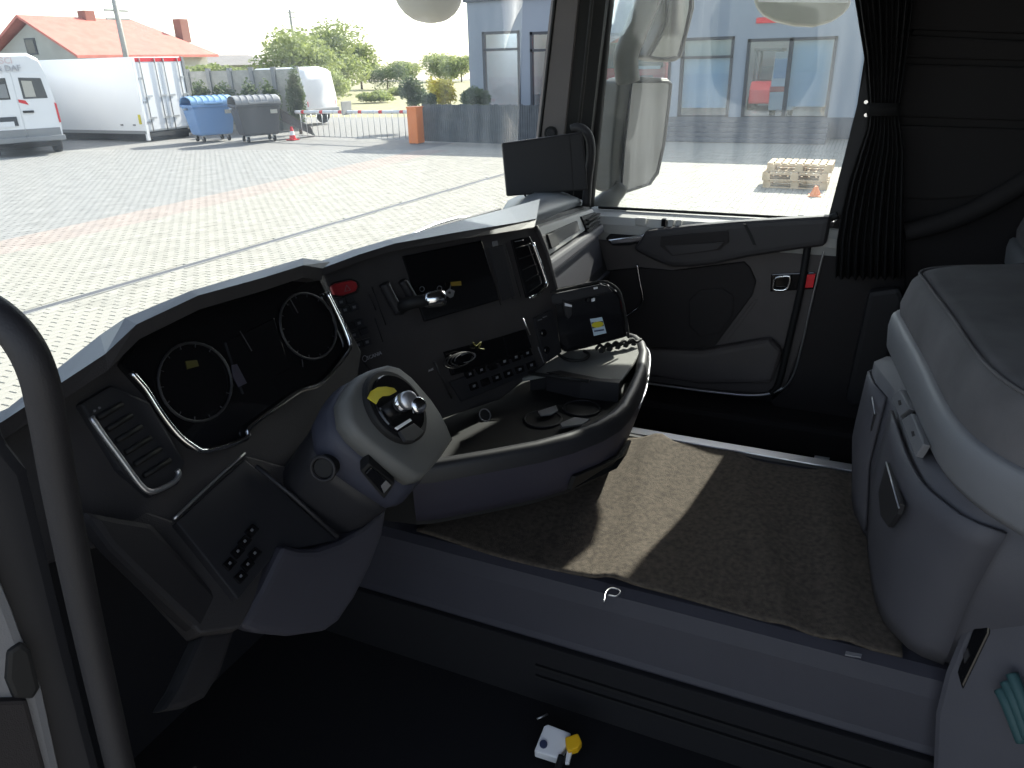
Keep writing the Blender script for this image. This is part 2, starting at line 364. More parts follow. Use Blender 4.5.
slab('frame_cover', [(845, 205), (905, 205), (905, 420), (860, 470), (790, 430), (770, 402), (786, 388), (811, 300), (827, 235)], PX(1.12), .06, M['doordk'], sf, bev=.01)
tube('edge_bead', crom([P(x, y, PX(1.112)) for x, y in ((826, 244), (821, 262), (812, 300), (802, 344), (795, 370), (788, 384), (780, 391))]), .0032, M['satin'], sf)
slab('belt_cover', [(869, 292), (900, 288), (905, 300), (880, 400), (852, 410), (845, 400)], PX(1.02), .05, M['grey_d'], sf, bev=.015)
box('inner_sill', (1.0, 1.17, -.3, .75, ZF, 1.335), M['doordk'], sf, bev=.02)
tag(slab('floor_sticker', [(815, 454), (823, 452), (830, 456), (829, 461), (820, 461), (814, 458)], PZ(ZF+.014), .002, M['white']), 'small white oval tag on the passenger footwell floor', 'tag')

# ------------------------------------------------------------------ passenger curtain
def curtain():
    rows = []
    Lp = [(0, 856), (25, 860), (55, 865), (85, 867.5), (104, 869), (115, 869), (130, 867), (150, 860), (180, 850), (210, 843), (240, 838), (278, 836)]
    Rp = [(0, 914), (60, 906), (104, 900), (115, 899), (150, 904), (278, 902)]
    def ip(T, y):
        for (y0, a), (y1, b) in zip(T, T[1:]):
            if y0 <= y <= y1: return a+(b-a)*(y-y0)/(y1-y0)
        return T[0][1] if y < T[0][0] else T[-1][1]
    for y in [-60, -30]+[v for v, _ in Lp]:
        a, b = P(ip(Lp, max(y, 0)), y, PX(1.06)), P(ip(Rp, max(y, 0)), y, PX(1.06))
        amp = .006+.02*min(1, abs(y-110)/90)
        row = []
        for k in range(61):
            t = k/60; q = a.lerp(b, t); q.x += amp*(math.sin(t*math.pi*2*9)+.3*math.sin(t*41+y*.02)); row.append(q)
        rows.append(row)
    return rows
ct = thing('curtain', P(870, 278, PX(1.06)), 'black pleated curtain tied back at the edge of the passenger window', 'curtain')
sheet('cloth', curtain(), M['curtain'], ct, thick=.003)
sheet('tieback', [[P(867+32*k/8, y, PX(1.03-.012*math.sin(k/8*math.pi))) for k in range(9)] for y in (103, 116)], M['curtain'], ct, thick=.004)
for y in (102, 115): disc('snap', P(866, y, PX(1.03)), (-1, 0, 0), .005, .004, M['chrome'], ct, n=12)

# ------------------------------------------------------------------ floor mat on the tunnel
def matrows():
    rows = []
    for i in range(61):
        y = -.19+.95*i/60; r = []
        for k in range(61):
            u = k/60; x0 = XT0+.022+.006*math.sin(y*9); x1 = XT1-.05-.008*math.sin(y*14+1) - max(0, min(.12, y-.44))*.4
            x = x0+(x1-x0)*u
            z = ZT+.006+.004*math.sin(x*9+y*13)+.012*math.exp(-((y-.33-.15*x)/.028)**2)*(.4+.6*u)+.015*math.exp(-((y-.44+.2*x)/.022)**2)*u+.009*math.exp(-((y-.06-.3*x)/.035)**2)+.008*math.exp(-((y+.08-.1*x)/.025)**2)+.008*math.exp(-((y-.22+.5*x)/.02)**2)*(1-u)
            r.append(V((x, y, max(z, ZT+.003))))
        rows.append(r)
    return rows
mt = tag(sheet('floor_mat', matrows(), M['mat'], thick=.006), 'wrinkled black carpet mat lying on the engine tunnel', 'floor mat')
ring = tube('wire_loop', crom([P(x, y, PZ(ZT+.006)) for x, y in ((604, 602), (606, 592), (612, 588), (620, 591), (617, 596), (608, 595))], 4), .0015, M['satin']); tag(ring, 'thin wire loop at the edge of the tunnel', 'wire')
wire_tab = slab('mat_tab', [(846, 651), (862, 654), (861, 657), (845, 654)], PZ(ZT+.006), .003, M['grey_l']); tag(wire_tab, 'small pale tab on the tunnel near the drawers', 'tab')

# ------------------------------------------------------------------ loose connector plugs on the driver floor
pg = thing('connector_plug', P(553, 752, PZ(ZF)), 'white connector plug with yellow cap lying on the driver floor', 'plug')
PC = pln(P(556, 742, PZ(ZF+.05)), (-.35, -.1, 1))
slab('plug_body', [(544, 726), (548, 724), (571, 733), (567, 744), (559, 759), (534, 751)], PC, .03, M['white'], pg, bev=.003)
c = P(543.5, 744.5, PC); disc('socket', c, PC[1], .0075, .003, M['navy'], pg, n=16)
slab('yellow_cap', [(565, 737), (578, 733), (582, 742), (578, 748), (568, 751), (566, 745)], PC, .025, M['yplug'], pg, bev=.003, proud=.012)
slab('white_clip', [(567, 750), (573, 749), (569, 763), (565, 763)], PC, .01, M['white'], pg, bev=.001)
tube('cable', crom([P(562, 756, PC), P(556, 775, PZ(ZF+.03)), P(548, 800, PZ(ZF+.012))]), .007, M['rubber'], pg)
pin = tube('wire_end', [P(537, 719, PZ(ZF+.012)), P(548, 714, PZ(ZF+.015))], .002, M['satin']); tag(pin, 'tiny bare wire end beside the white plug', 'wire')

# ------------------------------------------------------------------ DASHBOARD
db = thing('dashboard', (0, .85, ZF), 'dark wrap around truck dashboard with instrument binnacle and centre stack', 'dashboard')
tl = math.radians(20)
CLU = pln((0, .85, 2.09), (0, -math.cos(tl), math.sin(tl)))
tc_, hc_ = math.radians(12), math.radians(19.5)
CEN = pln((-.232, .90, 2.09), (-math.sin(hc_)*math.cos(tc_), -math.cos(hc_)*math.cos(tc_), math.sin(tc_)))
# skylit top: rear lip -> forward edge -> down to the screen
lipL = [(-60, 462), (5, 421), (64, 383), (106, 356), (138, 325), (199, 296), (265, 278), (303, 266), (322, 269)]
bakL = [(-60, 440), (8, 408), (62, 365), (100, 335), (125, 318), (190, 291), (255, 272), (303, 258), (330, 262)]
a = [P(x, y, PY(.815)) for x, y in lipL]
b = [P(x, y, PZ(p.z+.004)) for (x, y), p in zip(bakL, a)]
c = [V((p.x-.02, min(1.06, p.y+.16), p.z-.13)) for p in b]
d = [V((p.x, 1.1, 1.84)) for p in b]
a2 = [p+V((0, .004, -.02)) for p in a]; a3 = [p+V((0, .05, -.03)) for p in a]
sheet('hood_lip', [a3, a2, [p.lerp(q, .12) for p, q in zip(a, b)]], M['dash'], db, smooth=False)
sheet('binnacle_hood', [[p.lerp(q, .1) for p, q in zip(a, b)], b, c, d], M['dash_skylit'], db, smooth=False)
lipC = [(322, 269), (360, 255), (395, 244), (460, 233), (520, 224), (536, 221)]
bakC = [(318, 262), (352, 250), (390, 239), (455, 222), (508, 208), (540, 199)]
a = [P(x, y, (CEN[0]+CEN[1]*.03, CEN[1])) for x, y in lipC]
b = [P(x, y, PZ(p.z+.003)) for (x, y), p in zip(bakC, a)]
c = [V((p.x, min(1.07, p.y+.15), p.z-.10)) for p in b]
d = [V((p.x, 1.1, 1.84)) for p in b]
a2 = [p+V((0, .004, -.014)) for p in a]; a3 = [p+V((.01, .05, -.025)) for p in a]
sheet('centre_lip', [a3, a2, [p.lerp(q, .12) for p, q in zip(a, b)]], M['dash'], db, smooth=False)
sheet('centre_top', [[p.lerp(q, .1) for p, q in zip(a, b)], b, c, d], M['dash_skylit'], db, smooth=False)
# fascias
slab('driver_fascia', [(-60, 470), (5, 426), (64, 388), (106, 361), (140, 330), (199, 300), (265, 283), (319, 272), (362, 352), (352, 420), (300, 480), (246, 470), (172, 522), (60, 560), (-60, 600)], off(CLU, -.012), .05, M['dash'], db, bev=.004)
slab('instrument_panel', [(122, 364), (142, 332), (199, 301), (265, 284), (318, 274), (352, 345), (348, 354), (324, 381), (304, 388), (251, 427), (248, 440), (208, 452), (192, 447), (174, 430), (150, 395)], CLU, .03, M['gloss'], db, bev=.004, proud=.001)
trim = [(131, 372), (146, 389), (162, 414), (178, 434), (193, 446), (208, 451), (246, 438.5), (249, 428), (275, 408), (300, 391), (322, 383), (347, 354), (350, 345), (346, 332), (336, 310), (327, 292)]
tube('instrument_trim', crom([P(x, y, (CLU[0]+CLU[1]*.008, CLU[1])) for x, y in trim], 3), .0042, M['chrome'], db, n=6)
def ell(cx, cy, rx, ry, n=28, rot=0.):
    cr, sr = math.cos(rot), math.sin(rot)
    return [(cx+rx*math.cos(i*2*math.pi/n)*cr-ry*math.sin(i*2*math.pi/n)*sr, cy+rx*math.cos(i*2*math.pi/n)*sr+ry*math.sin(i*2*math.pi/n)*cr) for i in range(n)]
for nm, cx, cy, rx, ry in (('gauge', 195, 382, 36, 40), ('gauge', 308, 326, 27, 34)):
    pts = [P(x, y, (CLU[0]+CLU[1]*.004, CLU[1])) for x, y in ell(cx, cy, rx, ry, rot=-.4)]
    g = tube(nm, pts, .0022, M['dash2'], db, n=5, closed=True)
    cpt = P(cx, cy, (CLU[0]+CLU[1]*.004, CLU[1]))
    for k in range(3, 26, 2): tube('tick', [pts[k], pts[k].lerp(cpt, .12)], .0007, M['faint'], g, n=4)
slab('driver_display', [(226, 342), (274, 318), (290, 368), (244, 394)], CLU, .004, M['gloss'], db, bev=.001, proud=.004)
for ln in (((240, 331), (252, 351)), ((289, 297), (298, 313)), ((302, 359), (303, 367))):
    tube('needle', [P(x, y, (CLU[0]+CLU[1]*.005, CLU[1])) for x, y in ln], .0007, M['faint'], db, n=4)
slab('panel_reflection', [(186, 361), (197, 360), (199, 366), (188, 369)], CLU, .002, mat('reflection_amber', (.05, .045, .006), .6), db, proud=.003)  # coloured reflections in the panel gloss, painted as two thin patches
slab('panel_reflection', [(232, 365), (237, 364), (247, 383), (239, 387), (233, 376)], CLU, .002, mat('reflection_violet', (.022, .02, .036), .5), db, proud=.006)
# left air vent
VL = (CLU[0]+CLU[1]*.004, CLU[1])
slab('vent_body', [(80, 404), (112, 385), (150, 402), (186, 462), (180, 484), (152, 498), (120, 470)], CLU, .02, M['dash2'], db, bev=.004, proud=.0)
tube('vent_trim', crom([P(x, y, (CLU[0]+CLU[1]*.012, CLU[1])) for x, y in ((91, 417), (104, 436), (122, 460), (138, 482), (148, 491), (158, 490), (174, 482), (179, 474), (177, 470))], 3), .004, M['satin'], db, n=6)
for k in range(6):
    t = k/5; tube('vent_slat', [P(98+46*t, 418+58*t, VL), P(122+48*t, 404+56*t, VL)], .004, M['rubber'], db, n=6)
for p in ((94, 411), (99, 408)): disc('vent_mark', P(*p, VL), CLU[1], .0016, .002, M['icon'], db, n=8)
# lower driver panels
P0 = P(246, 455, CLU)
tl2 = math.radians(38)
LOW = (P0, V((0, -math.cos(tl2), math.sin(tl2))))
slab('lower_fascia', [(60, 480), (172, 520), (246, 455), (300, 470), (350, 500), (390, 505), (345, 560), (285, 548), (240, 628), (200, 634), (160, 590), (85, 512)], off(LOW, -.01), .04, M['dash'], db, bev=.004)
sp = slab('switch_panel', [(176, 522), (245, 459), (262, 472), (338, 540), (300, 548), (282, 546), (238, 600)], LOW, .02, M['dash2'], db, bev=.003, proud=.004)
tube('panel_bead', crom([P(x, y, (LOW[0]+LOW[1]*.008, LOW[1])) for x, y in ((174, 519), (195, 499), (222, 474), (245, 453))], 3), .0022, M['satin'], db, n=5)
tube('panel_ridge', [P(x, y, (LOW[0]+LOW[1]*.012, LOW[1])) for x, y in ((256, 466), (294, 497), (338, 537))], .004, M['dash2'], db, n=6)
for x, y in ((252, 530), (245, 541), (238, 551), (255, 553), (230, 563), (248, 564), (241, 576)):
    s = slab('push_switch', [(x-7, y+1), (x+1, y-7), (x+8, y-1), (x, y+8)], LOW, .012, M['gloss'], db, bev=.002, proud=.008)
    slab('switch_icon', [(x-1.6, y), (x, y-2), (x+1.8, y), (x, y+1.8)], LOW, .001, M['icon'], s, proud=.0088)
LW2 = pln(P(300, 545, LOW), (-.15, -.95, .3))
slab('column_skirt', [(284, 545), (300, 549), (318, 549), (341, 541), (366, 527), (389, 506), (384, 534), (372, 566), (356, 598), (340, 622), (326, 632), (290, 637), (258, 634), (240, 627), (262, 590)], LW2, .05, M['grey'], db, bev=.012, seg=3, proud=.02)
LW3 = pln(P(160, 560, LOW), (.1, -.9, .42))
slab('side_fascia', [(84, 510), (118, 517), (152, 523), (195, 570), (236, 614), (232, 626), (205, 634), (196, 628), (150, 585), (112, 548)], LW3, .03, M['grey_d'], db, bev=.008, proud=.012)
slab('side_bracket', [(204, 633), (222, 631), (238, 624), (222, 672), (206, 698), (186, 708), (163, 712), (178, 690)], LW3, .03, M['grey_d'], db, bev=.008, proud=.0)
# steering column
sc = thing('steering_column', P(393, 480, PX(-.5)), 'bare steering column without its wheel, grey ring and yellow sticker', 'steering column')
ax = V((.06, -.80, .60)).normalized()          # points at the driver
SC0 = P(393, 412, PX(-.5))
STE = (SC0, ax)
face = [(345, 399), (352, 384), (360, 374), (372, 368), (387, 364), (399, 367), (412, 377), (421, 387), (432, 400), (441, 413.5), (448, 427), (453.6, 440.4), (441, 459), (426, 477), (416, 478.5), (393, 463), (370, 446), (357, 434), (348, 421)]
top = [P(x, y, STE) for x, y in face]
cen = sum(top, V())/len(top)
def ringof(s, back, drop=0.): return [cen+(p-cen)*s-ax*back+V((0, 0, -drop)) for p in top]
loft('ring_cover', [ringof(.9, -.004), ringof(.97, .0), ringof(1.0, .012), ringof(.99, .03)], mat('column_ring', (.105, .105, .10), .55, bump=.15, bscale=700), sc)
loft('shroud', [ringof(.99, .028), ringof(1.05, .04, .003), ringof(1.09, .058, .008), ringof(1.06, .074, .012), ringof(.93, .085, .014)], mat('column_shroud', (.034, .036, .052), .55, bump=.15, bscale=700), sc)
loft('column_body', [ringof(.93, .08, .014), ringof(.98, .10, .02), ringof(.92, .16, .035), ringof(.8, .24, .05), ringof(.72, .34, .07)], M['dash2'], sc)
dc = P(394, 408, (SC0+ax*.006, ax))
RD = .057
disc('clock_spring', dc, ax, RD+.004, .010, M['rubber'], sc, n=40, bev=.003)
disc('clock_spring_face', dc+ax*.010, ax, RD-.006, .004, M['gloss'], sc, n=40, bev=.002)
SF = (dc+ax*.0145, ax)
slab('yellow_sticker', [(367.5, 398), (371, 391), (378, 387), (386, 386.5), (394, 388), (397, 391.5), (390, 395.5), (383, 396), (379, 399), (376.5, 404)], SF, .001, M['yellow'], sc, proud=.0006)
slab('plate', [(396, 427), (410, 418.5), (412, 420.5), (399, 429)], SF, .004, M['white'], sc, proud=.004)
slab('socket_block', [(400, 431), (414, 423), (424, 431), (414, 441), (406, 441)], SF, .006, M['dash2'], sc, bev=.001, proud=.006)
sh = dc+ax*.012
sdir = (P(412, 398, (SC0+ax*.08, ax))-sh).normalized()
tube('shaft', [sh, sh+sdir*.030, sh+sdir*.031, sh+sdir*.05], [.0125, .0125, .010, .010], M['satin'], sc, n=20)
tube('shaft_collar', [sh+sdir*.028, sh+sdir*.034], .0145, M['chrome'], sc, n=20)
e = sh+sdir*.052
ka = (-FW*.80+RT*.55+UP*.1).normalized()
tube('shaft_knob', [e-ka*.006, e-ka*.004, e+ka*.006, e+ka*.008], [.0115, .0135, .0135, .011], M['satin'], sc, n=24)
e2 = e+RT*.017-UP*.007
tube('shaft_knob', [e2-ka*.012, e2-ka*.01, e2+ka*.0, e2+ka*.002], [.010, .012, .012, .0095], M['chrome'], sc, n=24)
def on_shroud(x, y, back, out):
    q = P(x, y, (cen-ax*back, ax)); rad = (q-(cen-ax*back)).normalized()
    return q, (rad+ax*.25).normalized()
q_, n_r = on_shroud(378, 481, .036, 0)
SHp = (q_, n_r)
slab('rocker_bezel', [(360, 471.5), (369, 463), (395, 484), (384, 500)], SHp, .03, M['rubber'], sc, bev=.003, proud=.006)
slab('rocker_switch', [(365, 474), (371, 467.5), (391, 484.5), (382.5, 494)], SHp, .01, M['gloss'], sc, bev=.002, proud=.010)
slab('rocker_mark', [(381, 486.5), (386, 481), (391, 485.5), (384, 493.5)], SHp, .002, M['satin'], sc, bev=.0006, proud=.0115)
kc, kax = on_shroud(325, 467, .068, 0); kc = kc+kax*.008
tube('key_ring', [kc+(kax.orthogonal().normalized()*math.cos(i*.3142)+kax.cross(kax.orthogonal().normalized())*math.sin(i*.3142))*.018 for i in range(20)], .003, M['grey_d'], sc, closed=True, n=6)
disc('key_cylinder', kc-kax*.03, kax, .017, .028, M['rubber'], sc, n=24, bev=.003)
# centre stack
CE = lambda d: (CEN[0]+CEN[1]*d, CEN[1])
slab('centre_panel', [(322, 272), (360, 258), (395, 248), (460, 237), (520, 228), (536, 225), (546, 250), (556, 288), (560, 345), (545, 365), (500, 400), (440, 420), (395, 398), (352, 348)], CEN, .06, M['dash'], db, bev=.006)
slab('hazard_bezel', [(329, 287), (334, 282), (352, 278), (359, 281), (361, 287), (358, 293), (344, 298), (334, 297)], CEN, .012, M['rubber'], db, bev=.003, proud=.004)
hz = slab('hazard_switch', [(331.5, 287), (336, 283.5), (352, 280), (357, 282), (358.5, 287), (356, 291.5), (343, 296), (335, 295)], CEN, .012, M['red'], db, bev=.004, seg=3, proud=.011)
tube('hazard_triangle', [P(x, y, CE(.012)) for x, y in ((346.5, 285), (344.8, 291.5), (350.5, 290))], .0008, M['icon'], hz, closed=True, n=5)
for i, (x, y) in enumerate(((341, 302), (350, 299), (345, 310), (354, 307), (350, 326), (359, 323), (354, 335), (364, 331), (358, 345), (367, 342))):
    k = slab('key_switch', [(x-5, y-2), (x+3.5, y-4.5), (x+6, y+2.5), (x-2, y+5)], CEN, .01, M['dash2'], db, bev=.0015, proud=.005)
    slab('switch_icon', [(x-1.5, y-.8), (x+1.5, y-1.6), (x+2, y+1), (x-1, y+1.6)], CEN, .001, M['icon'] if i % 3 != 1 else M['dash2'], k, proud=.0056)
for pts in (((369, 294), (376, 310)), ((372, 287), (386, 325)), ((375, 318), (383, 342))):
    tube('seam_bead', [P(x, y, CE(.003)) for x, y in pts], .0012, M['grey_d'], db, n=5)
xdr = (P(380, 353, CEN)-P(362, 360, CEN))
text('brand_print', 'SCANIA', P(374.5, 355.5, CE(.0015)), xdr, CEN[1], .0105, M['print'], db, .0004)
tube('brand_badge', [P(x, y, CE(.002)) for x, y in ell(364.8, 358.6, 2.3, 3, 14)], .0007, M['print'], db, closed=True, n=4)
text('panel_print', 'AUX', P(431, 370, CE(.0015)), xdr, CEN[1], .007, M['print'], db, .0004)
sa, sb_ = P(410, 303, CE(.045)), P(445, 297, CE(.075))
gs_ = tube('gear_selector', crom([P(400, 309, CE(-.005)), P(402, 307, CE(.02)), sa, sa.lerp(sb_, .5)], 4), .013, M['rubber'], db, n=12)
tube('selector_tip', [sa.lerp(sb_, .38), sa.lerp(sb_, .5), sa.lerp(sb_, .8), sa.lerp(sb_, .97), sb_], [.013, .0165, .0185, .017, .010], M['chrome'], gs_, n=20)
# radio tray and compartment handles
slab('infotainment_screen', [(403, 256), (482, 240), (500, 300), (425, 322)], CEN, .01, M['gloss'], db, bev=.003, proud=.005)
for pts, rr in (((( 384, 284), (390, 296), (399, 312)), .011), (((402, 281), (408, 291), (413, 300)), .009)):
    h = tube('compartment_grip', crom([P(x, y, CE(.012)) for x, y in pts]), rr, M['grey_d'], db, n=10)
    tube('grip_bead', crom([P(x+5, y-1, CE(.021)) for x, y in pts]), .0011, M['grey_l'], h, n=5)
for pts in (((484, 252), (501, 305)), ((497, 247), (513, 299)), ((505, 244), (521, 297))):
    tube('column_bead', [P(x, y, CE(.003)) for x, y in pts], .0014, M['grey_d'], db, n=5)
slab('switch_column', [(489, 248), (503, 245), (516, 296), (503, 301)], CEN, .008, M['dash2'], db, bev=.002, proud=.004)
for p in ((495.5, 243.5),): slab('sensor', [(p[0]-2.5, p[1]-2), (p[0]+2, p[1]-3), (p[0]+3, p[1]+2), (p[0]-2, p[1]+3)], CEN, .004, M['grey_l'], db, bev=.001, proud=.004)
slab('right_vent', [(512, 240), (530, 236), (537, 250), (547, 284), (545, 289), (536, 297), (527, 298)], CEN, .02, M['gloss'], db, bev=.003, proud=.006)
for k in range(5):
    t = k/4; tube('vent_slat', [P(516+13*t, 248+44*t, CE(.008)), P(531+10*t, 244+40*t, CE(.0065))], .0014, M['rubber'], db, n=6)
tube('right_vent_trim', crom([P(x, y, CE(.013)) for x, y in ((533, 243), (538, 257), (544, 274), (546.5, 283), (544, 288), (537, 295), (529, 297.5))], 3), .0042, M['chrome'], db, n=6)
tube('right_vent_mark', [P(515, 241.5, CE(.009)), P(523.5, 240, CE(.009))], .001, M['grey_l'], db, n=5)
tube('panel_edge', crom([P(x, y, CE(.004)) for x, y in ((536, 226), (546, 250), (553, 275), (557, 291))], 3), .005, M['grey_d'], db, n=6)
# cable tray and climate switches below
TR = CE(.002)
slab('tray_recess', [(444, 352), (525, 330), (530, 350), (522, 356), (452, 376)], CEN, .006, M['gloss'], db, bev=.002, proud=.004)
random.seed(3)
for k, (m_, r_) in enumerate(((M['grey_d'], .0015),)*3+((M['icon'], .0011),)*2+((mat('cable_yellow', (.12, .11, .02), .5), .0013),)):
    if m_ is M['grey_d'] or m_ is M['icon']:
        cx, cy, rx = 458+k*2.2, 360-k*.6, 12-k*1.2
        pts = [(cx+rx*math.cos(q)*1.2, cy+rx*.62*math.sin(q)-(.3*rx*math.cos(q))) for q in [j*.42+k for j in range(11)]]
    else: pts = [(473, 342), (476, 346), (481, 342), (479, 348), (484, 349)]
    cb = tube('cable', crom([P(x, y, CE(.012+.004*(k % 3))) for x, y in pts], 3), r_, m_, n=6)
    tag(cb, ('outermost dark grey cable coil in the centre tray of the dashboard', 'middle dark grey cable coil in the centre tray of the dashboard', 'innermost dark grey cable coil in the centre tray of the dashboard', 'thin pale wire loop over the grey cable coils in the dashboard tray', 'smallest thin pale wire loop in the dashboard tray', 'short yellow wire end in the dashboard tray')[k], 'cable', 'cables in the dashboard tray')
slab('radio_slot', [(503, 336), (526, 329), (532, 348), (508, 356)], CEN, .01, M['gloss'], db, bev=.002, proud=.006)
tube('slot_bead', [P(523, 318, CE(.008)), P(530, 335, CE(.008))], .0016, M['satin'], db, n=5)
slab('switch_bank', [(450, 382), (530, 352), (540, 366), (535, 372), (462, 402)], CEN, .012, M['dash2'], db, bev=.003, proud=.006)
for k in range(6):
    for j in range(2):
        x, y = 470+k*11.5-j*-4, 374-k*4.2+j*12
        b_ = slab('climate_switch', [(x-4.6, y-1.5), (x+3.2, y-4.5), (x+5.5, y+2), (x-2.4, y+5)], CEN, .008, M['gloss'], db, bev=.0012, proud=.010)
        if (k+j) % 5 != 2: slab('switch_icon', [(x-1.2, y-.8), (x+1.3, y-1.6), (x+1.6, y+.8), (x-.8, y+1.5)], CEN, .001, M['icon'], b_, proud=.0106)
tube('bank_bead', [P(538, 347, CE(.012)), P(544, 363, CE(.012))], .0016, M['grey_l'], db, n=5)
tube('bank_bead', [P(434, 362, CE(.01)), P(452, 398, CE(.01))], .003, M['grey_d'], db, n=5)
slab('socket_plate', [(535, 318), (553, 309), (562, 352), (548, 362), (541, 345)], CEN, .01, M['dash2'], db, bev=.002, proud=.008)
for x, y in ((543, 333), (546, 350)): disc('power_socket', P(x, y, CE(.008)), CEN[1], .009, .005, M['gloss'], db, n=18, bev=.001)
for x, y in ((540, 320), (545, 317)): slab('socket_mark', [(x-2, y), (x+2, y-1.4), (x+2, y-.4), (x-2, y+1)], CEN, .001, M['icon'], db, proud=.0088)

# passenger side of the dash: top cap, lit fascia, vent, drawer
top = [V((.42, .80, 2.065)), V((.70, .79, 2.055)), V((.95, .80, 2.04)), V((1.06, .815, 2.01))]
rows = []
for dy, dz in ((.03, -.05), (.0, -.012), (.004, .0), (.06, .018), (.16, .02), (.25, -.02), (.29, -.2)):
    rows.append([p+V((0, dy*f_ if dy > .03 else dy, dz-(.03 if f_ < 1 and dy > .1 else 0))) for p, f_ in zip(top, (.3, .75, 1, 1))])
sheet('passenger_top', rows, M['dash_skylit'], db)
PD = pln((.7, .80, 2.0), (0, -1, .12))
def pq(x, z, d=0.): return V((x, .80-(2.0-z)*.32-d, z))
prism('passenger_fascia', [pq(.40, 2.05), pq(1.06, 2.0), pq(1.06, 1.70), pq(.40, 1.66)], (0, .06, 0), M['grey_d'], db, bev=.006)
prism('passenger_band', [pq(.42, 2.03, .02), pq(1.03, 1.992, .02), pq(1.045, 1.965, .02), pq(1.03, 1.945, .02), pq(.42, 1.935, .02)], (0, .03, 0), M['sill'], db, bev=.006)
prism('band_recess', [pq(.48, 2.0, .024), pq(.86, 1.985, .024), pq(.86, 1.955, .024), pq(.48, 1.955, .024)], (0, .01, 0), M['grey_d'], db, bev=.002)
prism('band_latch', [pq(.60, 1.995, .03), pq(.66, 1.992, .03), pq(.66, 1.955, .03), pq(.60, 1.955, .03)], (0, .01, 0), M['rubber'], db, bev=.002)
prism('passenger_vent', [pq(.90, 1.99, .026), pq(1.035, 1.98, .026), pq(1.04, 1.93, .026), pq(.92, 1.925, .026)], (0, .02, 0), M['rubber'], db, bev=.002)
for k in range(4): box('vent_slat', (.915, 1.03, .750, .762, 1.935+k*.013, 1.940+k*.013), M['grey_d'], db)
prism('passenger_ridge', [pq(.42, 1.93, .035), pq(1.05, 1.94, .035), pq(1.05, 1.915, .035), pq(.42, 1.895, .035)], (0, .04, 0), M['grey'], db, bev=.008)
prism('glove_drawer', [pq(.42, 1.885, .015), pq(1.03, 1.905, .015), pq(1.03, 1.80, .0), pq(.42, 1.78, .0)], (0, .03, 0), M['grey'], db, bev=.006)
prism('knee_panel', [V((.40, .715, 1.76)), V((1.06, .715, 1.78)), V((1.06, .92, 1.36)), V((.42, .92, 1.36))], (0, .03, .0), M['grey'], db, bev=.01)

# ------------------------------------------------------------------ lower console with cup holders (part of the dash moulding)
zc = 1.74
rim = [V((-.30, .70, zc)), V((-.28, .665, zc)), V((-.205, .58, zc)), V((-.13, .50, zc)), V((-.07, .452, zc)), V((0, .412, zc)), V((.06, .392, zc)), V((.12, .385, zc)), V((.22, .392, zc)), V((.34, .405, zc)), V((.46, .43, zc)), V((.53, .455, zc)), V((.575, .49, zc)), V((.60, .55, zc)), V((.62, .75, zc))]
def rr_(inn, z, extra=0.):
    out = []
    for i, p in enumerate(rim):
        t = (rim[min(i+1, len(rim)-1)]-rim[max(i-1, 0)]).normalized(); n_ = V((-t.y, t.x, 0))
        out.append(V((p.x, p.y, z))+n_*inn)
    return out
cons = [rr_(.05, 1.585), rr_(.03, 1.59), rr_(.012, 1.62), rr_(.0, 1.66), rr_(-.004, 1.70), rr_(-.002, 1.725), rr_(.004, 1.737), rr_(.012, zc), rr_(.022, zc-.002), rr_(.026, zc-.012), rr_(.03, zc-.06)]
sheet('console_wall', cons[:5], mat('console_lavender', (.034, .032, .046), .55, bump=.2, bscale=600), db)
sheet('console_rim', cons[4:], M['dash2'], db)
# floor of the tray, recessed, with two cup wells
fl = [p for p in rr_(.028, zc-.055)]
prism('console_tray', fl+[V((.62, .86, zc-.055)), V((-.30, .86, zc-.055))], (0, 0, -.1), M['rubber'], db)
prism('console_shelf', [P(x, y, PZ(zc-.006)) for x, y in ((508, 381), (540, 366), (575, 347), (600, 338), (632, 334), (640, 340), (641, 350), (634, 362), (622, 379), (600, 379), (556, 372))], (0, 0, -.010), mat('shelf_rubber', (.19, .19, .18), .85, bump=.3), db, bev=.003)
prism('shelf_core', [P(x, y, PZ(zc-.018)) for x, y in ((530, 377), (545, 366), (575, 349), (600, 341), (630, 337), (637, 343), (638, 351), (631, 362), (619, 378), (600, 379), (556, 375))], (0, 0, -.04), M['rubber'], db)
prism('shelf_front', [P(x, y, PZ(zc-.004)) for x, y in ((546, 372), (580, 379), (619, 383), (622, 379), (600, 378), (560, 370))], (0, 0, -.055), M['grey_d'], db, bev=.002)
for k, (x, y) in enumerate(((543, 419), (582, 408))):
    c0 = P(x, y, PZ(zc-.052)); rg = [c0+V((math.cos(i*.2618)*.043, math.sin(i*.2618)*.043, 0)) for i in range(24)]
    tube('cup_ring', rg, .0026, M['grey_d'], db, closed=True, n=6)
    disc('cup_well', c0-V((0, 0, .002)), (0, 0, 1), .041, .002, M['rubber'], db, n=24)
slab('sunlit_coin_tray', [(538, 411), (556, 405), (558, 410), (551, 414), (541, 415)], PZ(zc-.040), .004, M['grey_l'], db, bev=.001)  # pale colour stands for sun spots on the coin trays
slab('sunlit_coin_tray', [(560, 423), (574, 417), (590, 419), (582, 424), (562, 427)], PZ(zc-.042), .004, M['grey_l'], db, bev=.001)
pr = P(485, 415, PZ(zc-.01)); pax = V((-.4, -.75, .55)).normalized(); po = pax.orthogonal().normalized()
tube('socket_ring', [pr+(po*math.cos(i*.349)+pax.cross(po)*math.sin(i*.349))*.014 for i in range(18)], .0016, M['grey_l'], db, closed=True, n=5)
disc('lighter_socket', pr-pax*.02, pax, .013, .019, M['rubber'], db, n=18)
